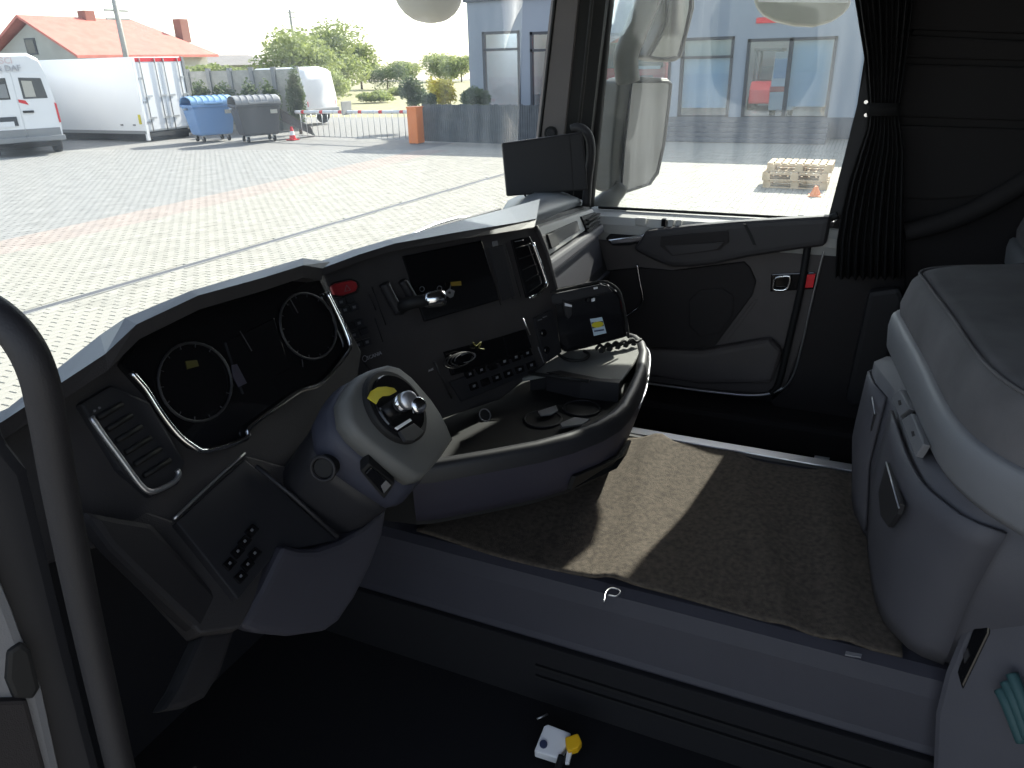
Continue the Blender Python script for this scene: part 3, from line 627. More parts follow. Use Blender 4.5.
for z0 in (1.715, 1.70, 1.685):
    seg = rr_(-.006, z0)[9:13] if z0 != 1.685 else rr_(-.004, z0)[8:11]
    tube('side_bead', crom(seg, 3), .0022, M['satin'], db, n=5)
pk = rr_(-.003, 1.64)
prism('console_pocket', [pk[4]+V((0, -.006, .005)), pk[6]+V((0, -.006, .0)), pk[7]+V((0, -.006, .01)), pk[7]+V((0, .005, -.03)), pk[6]+V((0, .002, -.035)), pk[4]+V((0, .004, -.03))], (0, .01, 0), M['rubber'], db, bev=.002)

# ------------------------------------------------------------------ black case standing on the console
bc = thing('black_case', P(590, 350, PZ(zc)), 'open black plastic case with a yellow and white sticker standing on the console', 'case')
BN = V((-.78, -.60, .18)).normalized()
BP = pln(P(590, 350, PZ(zc)), BN)
out_ = [(545, 294), (560, 291), (585, 286), (601, 282.5), (609, 284), (618, 291), (622, 300), (626, 320), (628, 337), (610, 342), (585, 349), (566, 353), (556, 344), (553, 325)]
slab('case_shell', out_, BP, .07, M['gloss'], bc, bev=.012, seg=3, proud=.03)
slab('case_lid', [(547, 296), (560, 292.5), (585, 287.5), (601, 284), (608, 286), (614, 292), (560, 305), (550, 304)], BP, .03, M['dash2'], bc, bev=.006, proud=.036)
tube('case_rim', crom([P(x, y, (BP[0]+BN*.034, BN)) for x, y in ((546, 293), (562, 289.5), (586, 284.5), (601, 281.5), (610, 283.5), (619, 291), (623, 304), (627, 324), (628.5, 338))], 3), .0035, M['rubber'], bc, n=6)
slab('case_latch', [(562, 299), (572, 304), (572, 315), (569, 319), (566, 316)], BP, .01, M['grey_d'], bc, bev=.002, proud=.04)
slab('latch_catch', [(565, 303), (572, 305), (572, 307), (565, 306)], BP, .004, M['white'], bc, proud=.043)
for x in (587, 592): slab('hinge_lug', [(x, 299), (x+3, 298), (x+3, 301), (x, 302)], BP, .006, M['white'] if x == 592 else M['rubber'], bc, proud=.042)
slab('case_hole', [(593.5, 287.5), (597.5, 286.8), (597.8, 288.6), (594, 289.4)], BP, .002, M['white'], bc, proud=.0375)
s = slab('sticker', [(590, 319), (602, 317), (606.5, 333), (594, 336)], BP, .001, M['label'], bc, proud=.0315)
slab('sticker_badge_ground', [(591.2, 322.5), (602.8, 320.8), (604, 326), (592.4, 328.6)], BP, .001, M['navy'], s, proud=.0318)
slab('sticker_badge', ell(597.6, 324.6, 6, 3, 20, -.15), BP, .001, M['yellow'], s, proud=.0324)
slab('sticker_print', [(594, 330.6), (604, 329), (604.4, 330.4), (594.4, 332)], BP, .001, M['navy'], s, proud=.0322)
cb = tube('case_cable', crom([P(x, y, PZ(zc+.008)) for x, y in ((556, 352), (566, 359), (582, 360), (589, 355), (584, 351))], 4), .004, M['rubber']); tag(cb, 'thick black cable in front of the case on the console', 'cable')
ch = thing('cable_bundle', P(620, 344, PZ(zc)), 'tangle of short black plug leads beside the case on the console', 'cable')
for k in range(5):
    x = 600+k*8; tube('lead', crom([P(x-4, 349-k*1.6, PZ(zc+.014)), P(x, 345-k*1.5, PZ(zc+.02)), P(x+4, 348-k*1.5, PZ(zc+.01)), P(x+9, 344-k*1.2, PZ(zc+.012))], 3), .0042, M['rubber'], ch, n=6)
    box('plug', tuple(v for q in [P(x+2, 350-k*1.8, PZ(zc+.006))] for v in (q.x-.008, q.x+.008, q.y-.006, q.y+.006, zc, zc+.012)), M['rubber'], ch, bev=.002)
pen = tube('black_rod', [P(520, 372, PZ(zc+.002)), P(589, 381, PZ(zc+.002))], .005, M['rubber']); tag(pen, 'thin black rod along the front of the console shelf', 'rod')

# key fob and tag hanging on the dash
kf = thing('key_tag', P(452, 290, CE(.02)), 'small pale key tag with amber tab hanging on the centre panel', 'key tag')
slab('tag_plate', [(447, 291), (450, 288.5), (455, 291), (453.5, 296.5), (451, 298), (446.5, 295)], CEN, .004, M['grey_l'], kf, bev=.001, proud=.02)
slab('tag_hole', ell(449.6, 292.6, 1.4, 1.4, 10), CEN, .001, M['rubber'], kf, proud=.0206)
tube('cord', [P(450, 289, CE(.018)), P(450.5, 284.5, CE(.016))], .0008, M['grey_l'], kf, n=4)
slab('amber_tab', [(451, 282), (461, 281), (461.5, 285.5), (452, 286)], CEN, .003, mat('amber_tab', (.2, .13, .015), .6), kf, proud=.016)
for x, y in ((422, 289), (439.5, 288.5), (441, 302)):
    tube('knob_ring', [P(a_, b_2, CE(.014)) for a_, b_2 in ell(x, y, 2.3, 2.5, 12)], .0008, M['icon'], db, closed=True, n=4)

# ------------------------------------------------------------------ monitor, grab handles
mo = thing('monitor', P(545, 200, PX(.95)), 'black flat screen on a bracket in front of the windscreen pillar', 'monitor')
MN = V((-.86, -.5, .06)).normalized(); MP = pln(P(540, 165, PX(.88)), MN)
slab('screen_body', [(502, 143), (583, 132), (588, 190), (507, 196.5)], MP, .028, M['grey_d'], mo, bev=.005)
slab('screen_face', [(504.5, 145), (569, 136), (573, 189), (509, 194.5)], MP, .004, M['dash2'], mo, proud=.001)
slab('screen_bezel', [(570.5, 136), (581.5, 134.5), (586, 188.5), (574.5, 189.5)], MP, .004, M['dash2'], mo, proud=.001)
bc0 = P(545, 193, (MP[0]-MN*.02, MN)); bc1 = V((bc0.x+.02, bc0.y+.01, 2.055))
tube('bracket', [bc0, bc1], .012, M['rubber'], mo, n=10); disc('bracket_foot', bc1+V((0, 0, -.004)), (0, 0, 1), .035, .012, M['rubber'], mo, n=20, bev=.003)
tube('cord', crom([P(524, 194, MP), P(530, 199, MP), P(545, 199.5, MP), P(560, 197, MP)]), .003, M['rubber'], mo, n=6)
gh = thing('grab_handle', V((1.0, .82, 1.95)), 'grey tube grab handle on the passenger side windscreen pillar', 'grab handle')
tube('bar', crom([P(x, y, PX(1.0)) for x, y in ((572, 129), (577, 127.5), (584, 130), (589.5, 138), (591, 155), (588, 180), (586.5, 206))], 5), .0145, M['grey_d'], gh, n=12)
gl_ = thing('grab_handle', V((-1.05, .53, 1.6)), 'thick grey tube grab handle beside the open driver door', 'grab handle')
tube('bar', crom([P(x, y, PX(-1.05)) for x, y in ((-60, 290), (-25, 303), (0, 318), (22, 341), (38, 374), (48, 420), (60, 490), (78, 580), (100, 680), (128, 800))], 5), .0125, M['grey_d'], gl_, n=14)
dj = thing('trim_4', V((-1.1, .6, 1.3)), 'dark driver side door jamb with pale lower panel', 'door frame', kind='structure')
JP = pln((-1.04, .60, 1.8), (-.25, -1, 0))
slab('jamb_cover', [(-80, 380), (-5, 380), (6, 440), (30, 470), (70, 640), (110, 800), (-80, 800)], JP, .04, M['dash2'], dj, bev=.01)
slab('pale_panel', [(-30, 540), (0, 575), (14, 610), (28, 648), (44, 690), (66, 790), (-30, 790)], JP, .03, M['grey_l'], dj, bev=.008, proud=.012)
slab('latch_recess', [(8, 652), (22, 643), (32, 650), (41, 688), (34, 700), (14, 700), (6, 680)], JP, .03, M['rubber'], dj, bev=.004, proud=.016)
slab('dark_foot', [(-30, 702), (28, 700), (52, 790), (-30, 790)], JP, .03, M['doordk'], dj, bev=.004, proud=.018)

# ------------------------------------------------------------------ bunk with drawer unit
bk = thing('bunk', (0, -.5, ZT), 'grey lower bunk with padded mattress, light plastic rim and two drawers below', 'bunk')
front = [(-1.1, -.75), (-.8, -.66), (-.56, -.48), (-.44, -.345), (-.37, -.268), (-.30, -.215), (-.2, -.183), (0, -.160), (.2, -.135), (.29, -.13), (.35, -.19), (.42, -.33), (.6, -.42), (1.1, -.44)]
fr3 = crom([V((x, y, 0)) for x, y in front], 4)
bac = [V((p.x, -.98, 0)) for p in fr3]
def strip(o_, z): return [V((p.x, p.y+o_, z)) for p in fr3]
rows = [strip(.0, 1.955), strip(.004, 1.985), strip(-.008, 2.03), strip(-.022, 2.046), strip(-.045, 2.052)]
for t in (.15, .3, .5, .75, 1.0):
    rows.append([V((p.x, p.y-.05+(-.98-p.y+.05)*t, 2.054+.012*math.sin(t*3.14)+.004*math.sin(p.x*7+t*5))) for p in fr3])
sheet('mattress', rows, M['fabric'], bk)
tube('mattress_piping', [p+V((0, 0, .001)) for p in strip(-.020, 2.046)], .003, M['fabric'], bk, n=6)
rows = [strip(-.04, 1.875), strip(.006, 1.878), strip(.014, 1.892), strip(.018, 1.935), strip(.015, 1.957), strip(.008, 1.963), strip(-.01, 1.962)]
sheet('bunk_rim', rows, M['grey_l'], bk)
for pxs in ([(890, 395), (899, 389), (909, 409), (899, 417)], [(901, 420), (911, 413), (923, 444), (915, 457)]):
    b_ = slab('rim_latch', pxs, pln((0, -.145, 1.9), (-.08, 1, .12)), .012, M['grey_l'], bk, bev=.003, proud=.006)
    cx = sum(p[0] for p in pxs)/4; cy = sum(p[1] for p in pxs)/4
    slab('latch_mark', [(cx-1.5, cy-2), (cx+1, cy-2.5), (cx+2, cy+2), (cx-.5, cy+3)], pln((0, -.145, 1.9), (-.08, 1, .12)), .001, M['grey_d'], b_, proud=.0066)
prism('bunk_base', [V((p.x, p.y-.16, 1.5)) for p in fr3 if p.x < -.33]+[V((-.33, -.98, 1.5)), V((-1.1, -.98, 1.5))], (0, 0, .38), M['grey'], bk)
prism('bunk_base', [V((p.x, p.y-.06, 1.3)) for p in fr3 if p.x > .3]+[V((1.1, -.98, 1.3)), V((.3, -.98, 1.3))], (0, 0, .58), M['grey_d'], bk)
BB = pln((-.29, -.27, 1.5), (-.80, .60, .25))
slab('base_panel', [(1012, 528), (985, 575), (960, 632), (944, 672), (934, 712), (930, 800), (1120, 800), (1120, 470)], BB, .03, M['grey_b'], bk, bev=.01)
slab('panel_slot', [(957, 672), (981, 607), (990, 624), (989, 634), (962, 690)], BB, .02, M['gloss'], bk, bev=.003, proud=.003)
slab('slot_switch', [(963, 655), (967, 648), (969, 656), (964, 664)], BB, .004, M['grey_d'], bk, bev=.001, proud=.006)
br = thing('brush', P(1012, 700, BB), 'teal ribbed plastic brush leaning by the bunk base', 'brush')
for k in range(3): tube('rib', crom([P(1000+k*6, 690-k*8, (BB[0]-BB[1]*-.015, BB[1])), P(1008+k*6, 706-k*6, (BB[0]-BB[1]*-.02, BB[1])), P(1022+k*6, 742-k*4, (BB[0]-BB[1]*-.015, BB[1]))]), .009, M['teal'], br, n=8)

du = bk
def dro(z, pts): return crom([V((x, y, z)) for x, y in pts], 4, True)
rings = [dro(1.513, [(.24, -.14), (.05, -.155), (-.10, -.172), (-.165, -.195), (-.20, -.25), (-.21, -.5), (.0, -.52), (.25, -.5)]),
         dro(1.54, [(.25, -.13), (.05, -.144), (-.11, -.157), (-.185, -.185), (-.225, -.25), (-.235, -.5), (.0, -.52), (.26, -.5)]),
         dro(1.7, [(.262, -.108), (.05, -.128), (-.13, -.147), (-.215, -.18), (-.265, -.25), (-.28, -.5), (.0, -.52), (.27, -.5)]),
         dro(1.868, [(.27, -.116), (.05, -.137), (-.16, -.162), (-.25, -.195), (-.31, -.265), (-.33, -.5), (.0, -.52), (.27, -.5)])]
loft('drawer_unit', rings, M['grey_b'], du)
DF = pln((0, -.127, 1.7), (-.11, 1, .03))
def front_patch(i0, i1, z0, z1, o_):
    rows = []
    for z in [z0+(z1-z0)*k/8 for k in range(9)]:
        hs_ = [r_[0].z for r_ in rings]; k = max(j for j in range(3) if hs_[j] <= z); t = (z-hs_[k])/(hs_[k+1]-hs_[k])
        row = [rings[k][i].lerp(rings[k+1][i], t) for i in range(i0-1, i1+2)]
        rows.append([row[j]+V((-(row[j+1]-row[j-1]).y, (row[j+1]-row[j-1]).x, 0)).normalized()*-o_ for j in range(1, len(row)-1)])
    return rows
d1 = sheet('drawer', front_patch(0, 3, 1.545, 1.845, .008), M['grey_b'], du, thick=.006)
d2 = sheet('drawer', front_patch(4, 16, 1.535, 1.845, .008), M['grey_b'], du, thick=.006)
slab('handle', [(868, 404), (872, 398), (875, 414), (871, 431), (867, 432)], DF, .008, M['grey_d'], d1, bev=.002, proud=.013)
tube('handle_bead', [P(872, 397, (DF[0]+DF[1]*.018, DF[1])), P(875, 414, (DF[0]+DF[1]*.018, DF[1]))], .0014, M['satin'], d1, n=5)
slab('handle', [(878, 492), (886, 462), (900, 504), (897, 514), (888, 527), (880, 516)], DF, .008, M['grey_d'], d2, bev=.002, proud=.013)
tube('handle_bead', [P(886, 462, (DF[0]+DF[1]*.018, DF[1])), P(899, 508, (DF[0]+DF[1]*.018, DF[1]))], .0014, M['satin'], d2, n=5)

#EXTERIOR

M['pave'] = mat('paver_cream', (.32, .305, .265), .9, noise=.12, nscale=3, bump=.3, bscale=60)
M['pave_g'] = mat('paver_grey', (.26, .257, .247), .9, noise=.12, nscale=3, bump=.3, bscale=60)
M['pave_p'] = mat('paver_rose', (.33, .28, .25), .9, noise=.12, nscale=3, bump=.3, bscale=60)
M['joint'] = mat('joint_sand', (.16, .15, .14), .95, noise=.2, nscale=20)
M['drain'] = mat('drain_iron', (.10, .10, .11), .7, .3)
M['vwhite'] = mat('white_paint', (.74, .74, .75), .35, coat=.2)
M['vglass'] = mat('vehicle_glass', (.05, .055, .06), .1, coat=.3)
M['tyre'] = mat('tyre', (.02, .02, .021), .8)
M['hub'] = mat('wheel_hub', (.35, .35, .36), .4, .6)
M['bumper'] = mat('grey_bumper', (.22, .225, .23), .6)
M['rlight'] = mat('red_lens', (.6, .03, .04), .25)
M['roofred'] = mat('red_roof_tiles', (.55, .19, .15), .75, noise=.12, nscale=2)
M['roofgrey'] = mat('grey_roof', (.20, .185, .18), .8, noise=.1, nscale=1)
M['plaster'] = mat('pale_plaster', (.40, .40, .36), .9, noise=.08, nscale=1)
M['brick'] = mat('chimney_brick', (.30, .14, .11), .85)
M['conc'] = mat('concrete', (.34, .335, .31), .9, noise=.12, nscale=4)
def leafmat(name, col):
    m = mat(name, col, .7, noise=.35, nscale=.8); n = m.node_tree.nodes; l = m.node_tree.links; b = n['Principled BSDF']
    t = n.new('ShaderNodeBsdfTranslucent'); mx = n.new('ShaderNodeMixShader'); mx.inputs[0].default_value = .5
    t.inputs[0].default_value = (min(1, col[0]*1.5), min(1, col[1]*1.5), col[2], 1)
    l.new(b.outputs[0], mx.inputs[1]); l.new(t.outputs[0], mx.inputs[2]); l.new(mx.outputs[0], n['Material Output'].inputs[0]); return m
M['leaf'] = leafmat('leaf_green', (.27, .31, .15)); M['leaf_d'] = leafmat('leaf_dark', (.10, .135, .075))
M['leaf_y'] = mat('leaf_yellow', (.52, .44, .05), .6, noise=.3, nscale=2)
M['bark'] = mat('bark', (.12, .09, .065), .9)
M['grass'] = mat('dry_grass', (.30, .28, .16), .9, noise=.3, nscale=2)
M['binblue'] = mat('bin_blue', (.16, .28, .50), .55)
M['binblue_l'] = mat('bin_lid_blue', (.26, .43, .66), .5)
M['binblk'] = mat('bin_black', (.09, .09, .095), .6)
M['binblk_l'] = mat('bin_lid_grey', (.27, .27, .275), .55)
M['orange'] = mat('orange_paint', (.72, .20, .05), .5)
M['facade'] = mat('facade_grey', (.245, .275, .32), .85, noise=.05, nscale=.6)
M['facade_d'] = mat('facade_dark', (.10, .11, .13), .8, noise=.06, nscale=.6)
M['frame'] = mat('window_frame', (.05, .055, .065), .5)
M['bglass'] = glass('showroom_glass', .02, 2.2, (.75, .84, .9))
M['blind'] = mat('pale_blind', (.50, .56, .62), .85)
M['conc2'] = mat('dark_screed', (.11, .11, .115), .8)
M['hall'] = mat('hall_wall', (.38, .39, .40), .9)
M['fencew'] = mat('grey_fence_boards', (.085, .095, .105), .85, noise=.15, nscale=4)
M['pallet'] = mat('pallet_wood', (.50, .38, .25), .85, noise=.2, nscale=6)
M['redtruck'] = mat('red_truck_paint', (.62, .04, .045), .35, coat=.3)
M['steel'] = mat('galvanised', (.45, .46, .47), .45, .7)

G0 = PZ(0)
def gp(x, y): return P(x, y, G0)
def projpx(p):
    d = V(p)-CAM; w = d.dot(FW)
    return 512+F*d.dot(RT)/w, 384-F*d.dot(UP)/w, w

# ------------------------------------------------------------------ yard paving
pv = thing('pavement', (8, 8, 0), 'sunlit block paved yard in front of the truck', 'pavement', kind='structure')
mesh('joint_bed', [(-70, -70, -.012), (110, -70, -.012), (110, 110, -.012), (-70, 110, -.012)], [(0, 1, 2, 3)], None, pv)
def bedmat():
    m = bpy.data.materials.new('far_paving'); m.use_nodes = True; n = m.node_tree.nodes; l = m.node_tree.links; b = n['Principled BSDF']
    tc = n.new('ShaderNodeTexCoord'); sp_ = n.new('ShaderNodeSeparateXYZ'); l.new(tc.outputs['Object'], sp_.inputs[0])
    mp = n.new('ShaderNodeMapping'); l.new(tc.outputs['Object'], mp.inputs[0])
    bt = n.new('ShaderNodeTexBrick'); bt.inputs['Scale'].default_value = 1; bt.inputs['Brick Width'].default_value = .2; bt.inputs['Row Height'].default_value = .1
    bt.inputs['Mortar Size'].default_value = .006; bt.inputs['Mortar Smooth'].default_value = .2
    bt.inputs['Color1'].default_value = (.33, .31, .27, 1); bt.inputs['Color2'].default_value = (.33, .312, .275, 1); bt.inputs['Mortar'].default_value = (.17, .16, .145, 1)
    l.new(mp.outputs[0], bt.inputs['Vector'])
    st1 = n.new('ShaderNodeMath'); st1.operation = 'GREATER_THAN'; st1.inputs[1].default_value = 12.3; l.new(sp_.outputs[1], st1.inputs[0])
    mx = n.new('ShaderNodeMix'); mx.data_type = 'RGBA'; mx.blend_type = 'MULTIPLY'; mx.inputs[7].default_value = (.68, .70, .76, 1)
    l.new(st1.outputs[0], mx.inputs[0]); l.new(bt.outputs[0], mx.inputs[6]); l.new(mx.outputs[2], b.inputs['Base Color']); b.inputs['Roughness'].default_value = .92
    return m
bpy.data.objects['joint_bed'].data.materials.append(bedmat())
def paver_mesh(name, m):
    bm = bmesh.new(); bx(bm, -.0955, .0955, -.0485, .0485, -.03, 0)
    bmesh.ops.recalc_face_normals(bm, faces=bm.faces)
    te = [e for e in bm.edges if all(v.co.z > -.01 for v in e.verts)]
    bmesh.ops.bevel(bm, geom=te, offset=.004, segments=1, affect='EDGES')
    me = bpy.data.meshes.new(name); bm.to_mesh(me); bm.free(); me.materials.append(m); return me
PM = {k: paver_mesh('paver_'+k, M[k]) for k in ('pave', 'pave_g', 'pave_p')}
def zone(y): return 'pave_g' if y > 12.3 else 'pave_p' if y > 11.3 else 'pave'
cells = []
for j in range(0, 270):
    y = j*.1
    for i in range(7, 120):
        x = i*.2+(.1 if j % 2 else 0)
        u, v, w = projpx((x, y, 0))
        if w < .5 or u < -12 or u > 845: continue
        ok = (u < 556 and v < 444-.43*u and v > 150) or (590 < u and 150 < v < 216)
        if not ok: continue
        if abs(y-(8.33-.06*(x-2))) < .11: continue
        cells.append((w, x, y))
cells.sort()
rz = random.Random(5)
for w, x, y in cells[:300]:
    o = bpy.data.objects.new('paver', PM[zone(y)]); COL.objects.link(o); o.location = (x, y, rz.uniform(-.002, .001)); o.rotation_euler.z = rz.uniform(-.012, .012); adopt(o, pv)
for k in ('pave', 'pave_g', 'pave_p'):
    vs_, fs = [], []
    for w, x, y in cells[300:]:
        if zone(y) != k: continue
        n0 = len(vs_); z = rz.uniform(-.002, .001)
        for dx, dy, dz in ((-.0955, -.0485, -.012), (.0955, -.0485, -.012), (.0955, .0485, -.012), (-.0955, .0485, -.012), (-.092, -.046, 0), (.092, -.046, 0), (.092, .046, 0), (-.092, .046, 0)): vs_.append((x+dx, y+dy, z+dz))
        fs += [tuple(n0+q for q in f) for f in ((4, 5, 6, 7), (0, 1, 5, 4), (1, 2, 6, 5), (2, 3, 7, 6), (3, 0, 4, 7))]
    if vs_:
        me = bpy.data.meshes.new('paver_field'); me.from_pydata(vs_, [], fs); o = link('paver_field', me, M[k], pv); o['kind'] = 'stuff'
dn = thing('drain_channel', (8, 8, 0), 'narrow dark drain channel crossing the paved yard', 'drain')
def dp(x, o_): return V((x, 8.33-.06*(x-2)+o_, .0))
prism('channel', [dp(2, -.07), dp(24, -.07), dp(24, .07), dp(2, .07)], (0, 0, -.02), M['drain'], dn)
for o_ in (-.075, .06): prism('edge_rail', [dp(2, o_)+V((0, 0, .003)), dp(24, o_)+V((0, 0, .003)), dp(24, o_+.015)+V((0, 0, .003)), dp(2, o_+.015)+V((0, 0, .003))], (0, 0, -.02), M['conc'], dn)

# ------------------------------------------------------------------ foliage
def leaves(name, c, rad, n, size, m, parent=None, seed=1, shell=.55):
    n = int(n*2.2); size *= .68
    r = random.Random(seed); vs_, fs = [], []
    c = V(c); rad = V(rad)
    lumps = [V((r.gauss(0, 1), r.gauss(0, 1), r.gauss(0, 1))).normalized()*r.uniform(.3, .75) for _ in range(18)]
    for _ in range(n):
        l0 = r.choice(lumps); d = V((r.gauss(0, 1), r.gauss(0, 1), r.gauss(0, 1))).normalized()*(r.random()**.4)*.45
        q = l0+d; p = c+V((q.x*rad.x, q.y*rad.y, q.z*rad.z))
        a = V((r.gauss(0, 1), r.gauss(0, 1), r.gauss(0, 1))).normalized(); b_ = a.orthogonal().normalized()
        s_ = size*r.uniform(.6, 1.3); k = len(vs_)
        vs_ += [p-a*s_, p+b_*s_*.55, p+a*s_, p-b_*s_*.55]; fs.append((k, k+1, k+2, k+3))
    me = bpy.data.meshes.new(name); me.from_pydata(vs_, [], fs)
    return link(name, me, m, parent)
def tree(name, base, h, rad, n, size, label, m, seed, group=None, cat='tree', trunk=True):
    t = thing(name, base, label, cat, group); base = V(base)
    if trunk: tube('trunk', [base, base+V((.1, .05, h*.35)), base+V((0, 0, h*.75))], [h*.025, h*.02, h*.008], M['bark'], t, n=7)
    leaves('foliage', base+V((0, 0, h-rad[2])), rad, n, size, m, t, seed)
    return t
def far(x, y, Y):      # point on the ray of a pixel at forward distance Y
    return P(x, y, PY(Y))
def base_at(x, Y): # ground point under a pixel column at distance Y
    lo = far(x, 90, Y); return V((lo.x, lo.y, 0))
for i, (x, Y, ytop, w, n, m_, lab) in enumerate((
        (300, 40, 28, 3.4, 3600, 'leaf', 'tall leafy tree behind the grey hedge wall near the utility pole'),
        (342, 44, 22, 3.8, 4200, 'leaf', 'tallest broad green tree beyond the barrier'),
        (362, 50, 38, 2.0, 1400, 'leaf', 'slim tree top rising behind the broad green tree'),
        (328, 33, 66, 1.5, 1500, 'leaf', 'bushy green tree above the small white van'),
        (388, 46, 60, 2.6, 1900, 'leaf_d', 'dark conical tree beyond the dry grass'),
        (404, 66, 57, 3.0, 1900, 'leaf', 'round tree behind the barrier post'),
        (440, 55, 50, 3.6, 2400, 'leaf', 'broad tree beside the grey building corner'),
        (462, 50, 52, 2.6, 1500, 'leaf', 'tree partly hidden by the grey building corner'),
        (374, 31, 90, 1.2, 1100, 'leaf', 'low green bush at the edge of the dry grass'),
        (402, 36, 86, 1.5, 1100, 'leaf', 'low light green bush behind the barrier arm'))):
    g = base_at(x, Y); zt = far(x, ytop, Y).z
    tree('leafy_tree' if zt > 3.2 else 'bush', g, zt, (w*1.15, w*1.15, min(zt*.5, w*1.2)), n, .26 if zt > 3.2 else .16, lab, M[m_], 20+i, 'trees beyond the barrier', 'tree' if zt > 3.2 else 'bush')
gr = mesh('grass_field', [gp(330, 117), gp(455, 117), V((100, 34, 0)), V((100, 105, 0)), V((30, 105, 0))], [(0, 1, 2, 3, 4)], M['grass']); gr.location.z = -.007
tag(gr, 'dry yellow grass field beyond the barrier', 'grass', kind='stuff')

# ------------------------------------------------------------------ house with red roof, second house
hs = thing('house', base_at(60, 38), 'pale house with a large red tiled roof and brick chimneys', 'house')
ga = PX(far(82, 54, 37).x)
A, B_, Cc = P(82, 55, ga), P(22, 14, ga), P(2, 57, ga)
B_.y = (A.y+Cc.y)/2+1.0
L = 8.8
dirx = V((1, 0, 0))
zr = P(26, 18, ga).z
A.z = max(A.z, 2.9); Bp = V((ga[0].x, P(26, 18, ga).y, zr)); Cp = V((ga[0].x, 2*Bp.y-A.y+.0, A.z))
prism('wall', [V((A.x, A.y+.3, 0)), V((A.x, A.y+.3, A.z+.1)), V((Bp.x, Bp.y, Bp.z-.25)), V((Cp.x, Cp.y-.3, Cp.z+.1)), V((Cp.x, Cp.y-.3, 0))], dirx*L, M['plaster'], hs)
nS = (Bp-A).cross(dirx).normalized()
for p_, q_ in ((A, Bp), (Cp, Bp)):
    e = (p_-q_)*.08
    prism('roof_slope', [p_+e-dirx*.5, q_-dirx*.5, q_+dirx*(L+.4-2.6*(1 if p_ is A else 1)), p_+e+dirx*(L+.4)], (0, 0, .14), M['roofred'], hs)
for x, t0, h_ in ((3.6, .99, .5), (8.8, .55, 1.0)):
    q = A.lerp(Bp, t0)+dirx*x; box('chimney', (q.x-.32, q.x+.32, q.y-.3, q.y+.3, q.z-.3, q.z+h_), M['brick'], hs, bev=.03)
wy = (Bp.y+A.y)/2+.9
f_ = box('gable_window', (A.x-.06, A.x+.04, wy+.6, wy+1.4, A.z+.1, A.z+.9), M['frame'], hs); box('pane', (A.x-.08, A.x-.05, wy+.68, wy+1.32, A.z+.18, A.z+.82), M['vglass'], f_)
h2 = thing('house', base_at(245, 46), 'low house with a grey roof behind the hedge wall', 'house')
q0, q1 = base_at(196, 46), base_at(288, 46)
e0, e1 = far(196, 66, 46).z, far(245, 54, 46).z
box('wall', (q0.x, q1.x-1, 46, 53, 0, e0), M['plaster'], h2)
prism('roof', [V((q0.x-.5, 45.5, e0)), V((q0.x-.5, 49.5, e1)), V((q0.x-.5, 53.5, e0))], (q1.x-q0.x, 0, 0), M['roofgrey'], h2)
box('chimney', (q0.x+2, q0.x+2.5, 49, 49.5, e1-.3, e1+.7), M['conc'], h2)

# utility poles
for x, Y, ytop, lab in ((124, 36, -25, 'tall grey utility pole behind the white box body'), (291, 50, 10, 'thin grey utility pole beside the leafy trees')):
    g = base_at(x+9, Y); zt = far(x, ytop, Y).z
    up = thing('utility_pole', g, lab, 'pole', 'utility poles')
    tube('mast', [g, V((g.x, g.y, zt))], [.17, .11], M['conc'], up, n=10)
    zc_ = far(x, 12, Y).z if x < 200 else zt-.25
    for k in range(2): box('crossarm', (g.x-.7, g.x+.7, g.y-.05, g.y+.05, zc_-.4*k, zc_-.4*k+.09), M['conc'], up)

# ------------------------------------------------------------------ white box body
bt = thing('box_body', (21.2, 28, 0), 'long white lorry box body with red topped rear doors', 'lorry box')
X0, Y0 = gp(149, 142).x, gp(149, 142).y; X1 = X0+2.35; zt = P(131, 57, PY(Y0)).z; zb = .34
box('body', (X0, X1, Y0+.06, Y0+9.5, zb, zt), M['vwhite'], bt, bev=.03)
box('underframe', (X0+.3, X1-.3, Y0+.1, Y0+9.2, .02, zb), M['tyre'], bt)
box('side_rail', (X0-.02, X0+.05, Y0, Y0+9.5, zb-.06, zb+.05), M['bumper'], bt)
box('corner_post', (X0-.02, X0+.10, Y0-.02, Y0+.08, .05, zt), M['vwhite'], bt, bev=.01)
box('corner_post', (X1-.10, X1+.02, Y0-.02, Y0+.08, zb, zt), M['bumper'], bt, bev=.01)
box('red_header', (X0+.1, X1-.1, Y0-.01, Y0+.06, zt-.16, zt-.03), M['rlight'], bt)
for k in range(2):
    xa = X0+.11+k*(X1-X0-.22)/2; xb = xa+(X1-X0-.22)/2-.02
    d_ = box('rear_door', (xa, xb, Y0, Y0+.06, zb+.06, zt-.16), M['vwhite'], bt, bev=.01)
    for xx in (xa+.18, xb-.2):
        tube('lock_bar', [V((xx, Y0-.035, zb)), V((xx, Y0-.035, zt-.03))], .022, M['bumper'], d_, n=6)
        for zz in (zb+.45, zb+1.2): box('lock_handle', (xx-.02, xx+.26, Y0-.06, Y0-.02, zz, zz+.06), M['steel'], d_)
    for zz in (zb+.3, zb+1., zb+1.8): box('hinge', (xa if k == 0 else xb-.14, xa+.14 if k == 0 else xb, Y0-.03, Y0, zz, zz+.07), M['steel'], d_)
box('rear_bumper', (X0+.1, X1-.1, Y0-.03, Y0+.1, .16, .30), M['tyre'], bt)
for xx in (X0-.015,):
    for yy in (Y0+.5, Y0+1.15): box('side_marker', (xx-.01, xx+.02, yy, yy+.12, zb+.22, zb+.28), M['bumper'], bt)
    box('yellow_marker', (xx-.01, xx+.02, Y0+.16, Y0+.27, zb+.28, zb+.62), M['yellow'], bt)

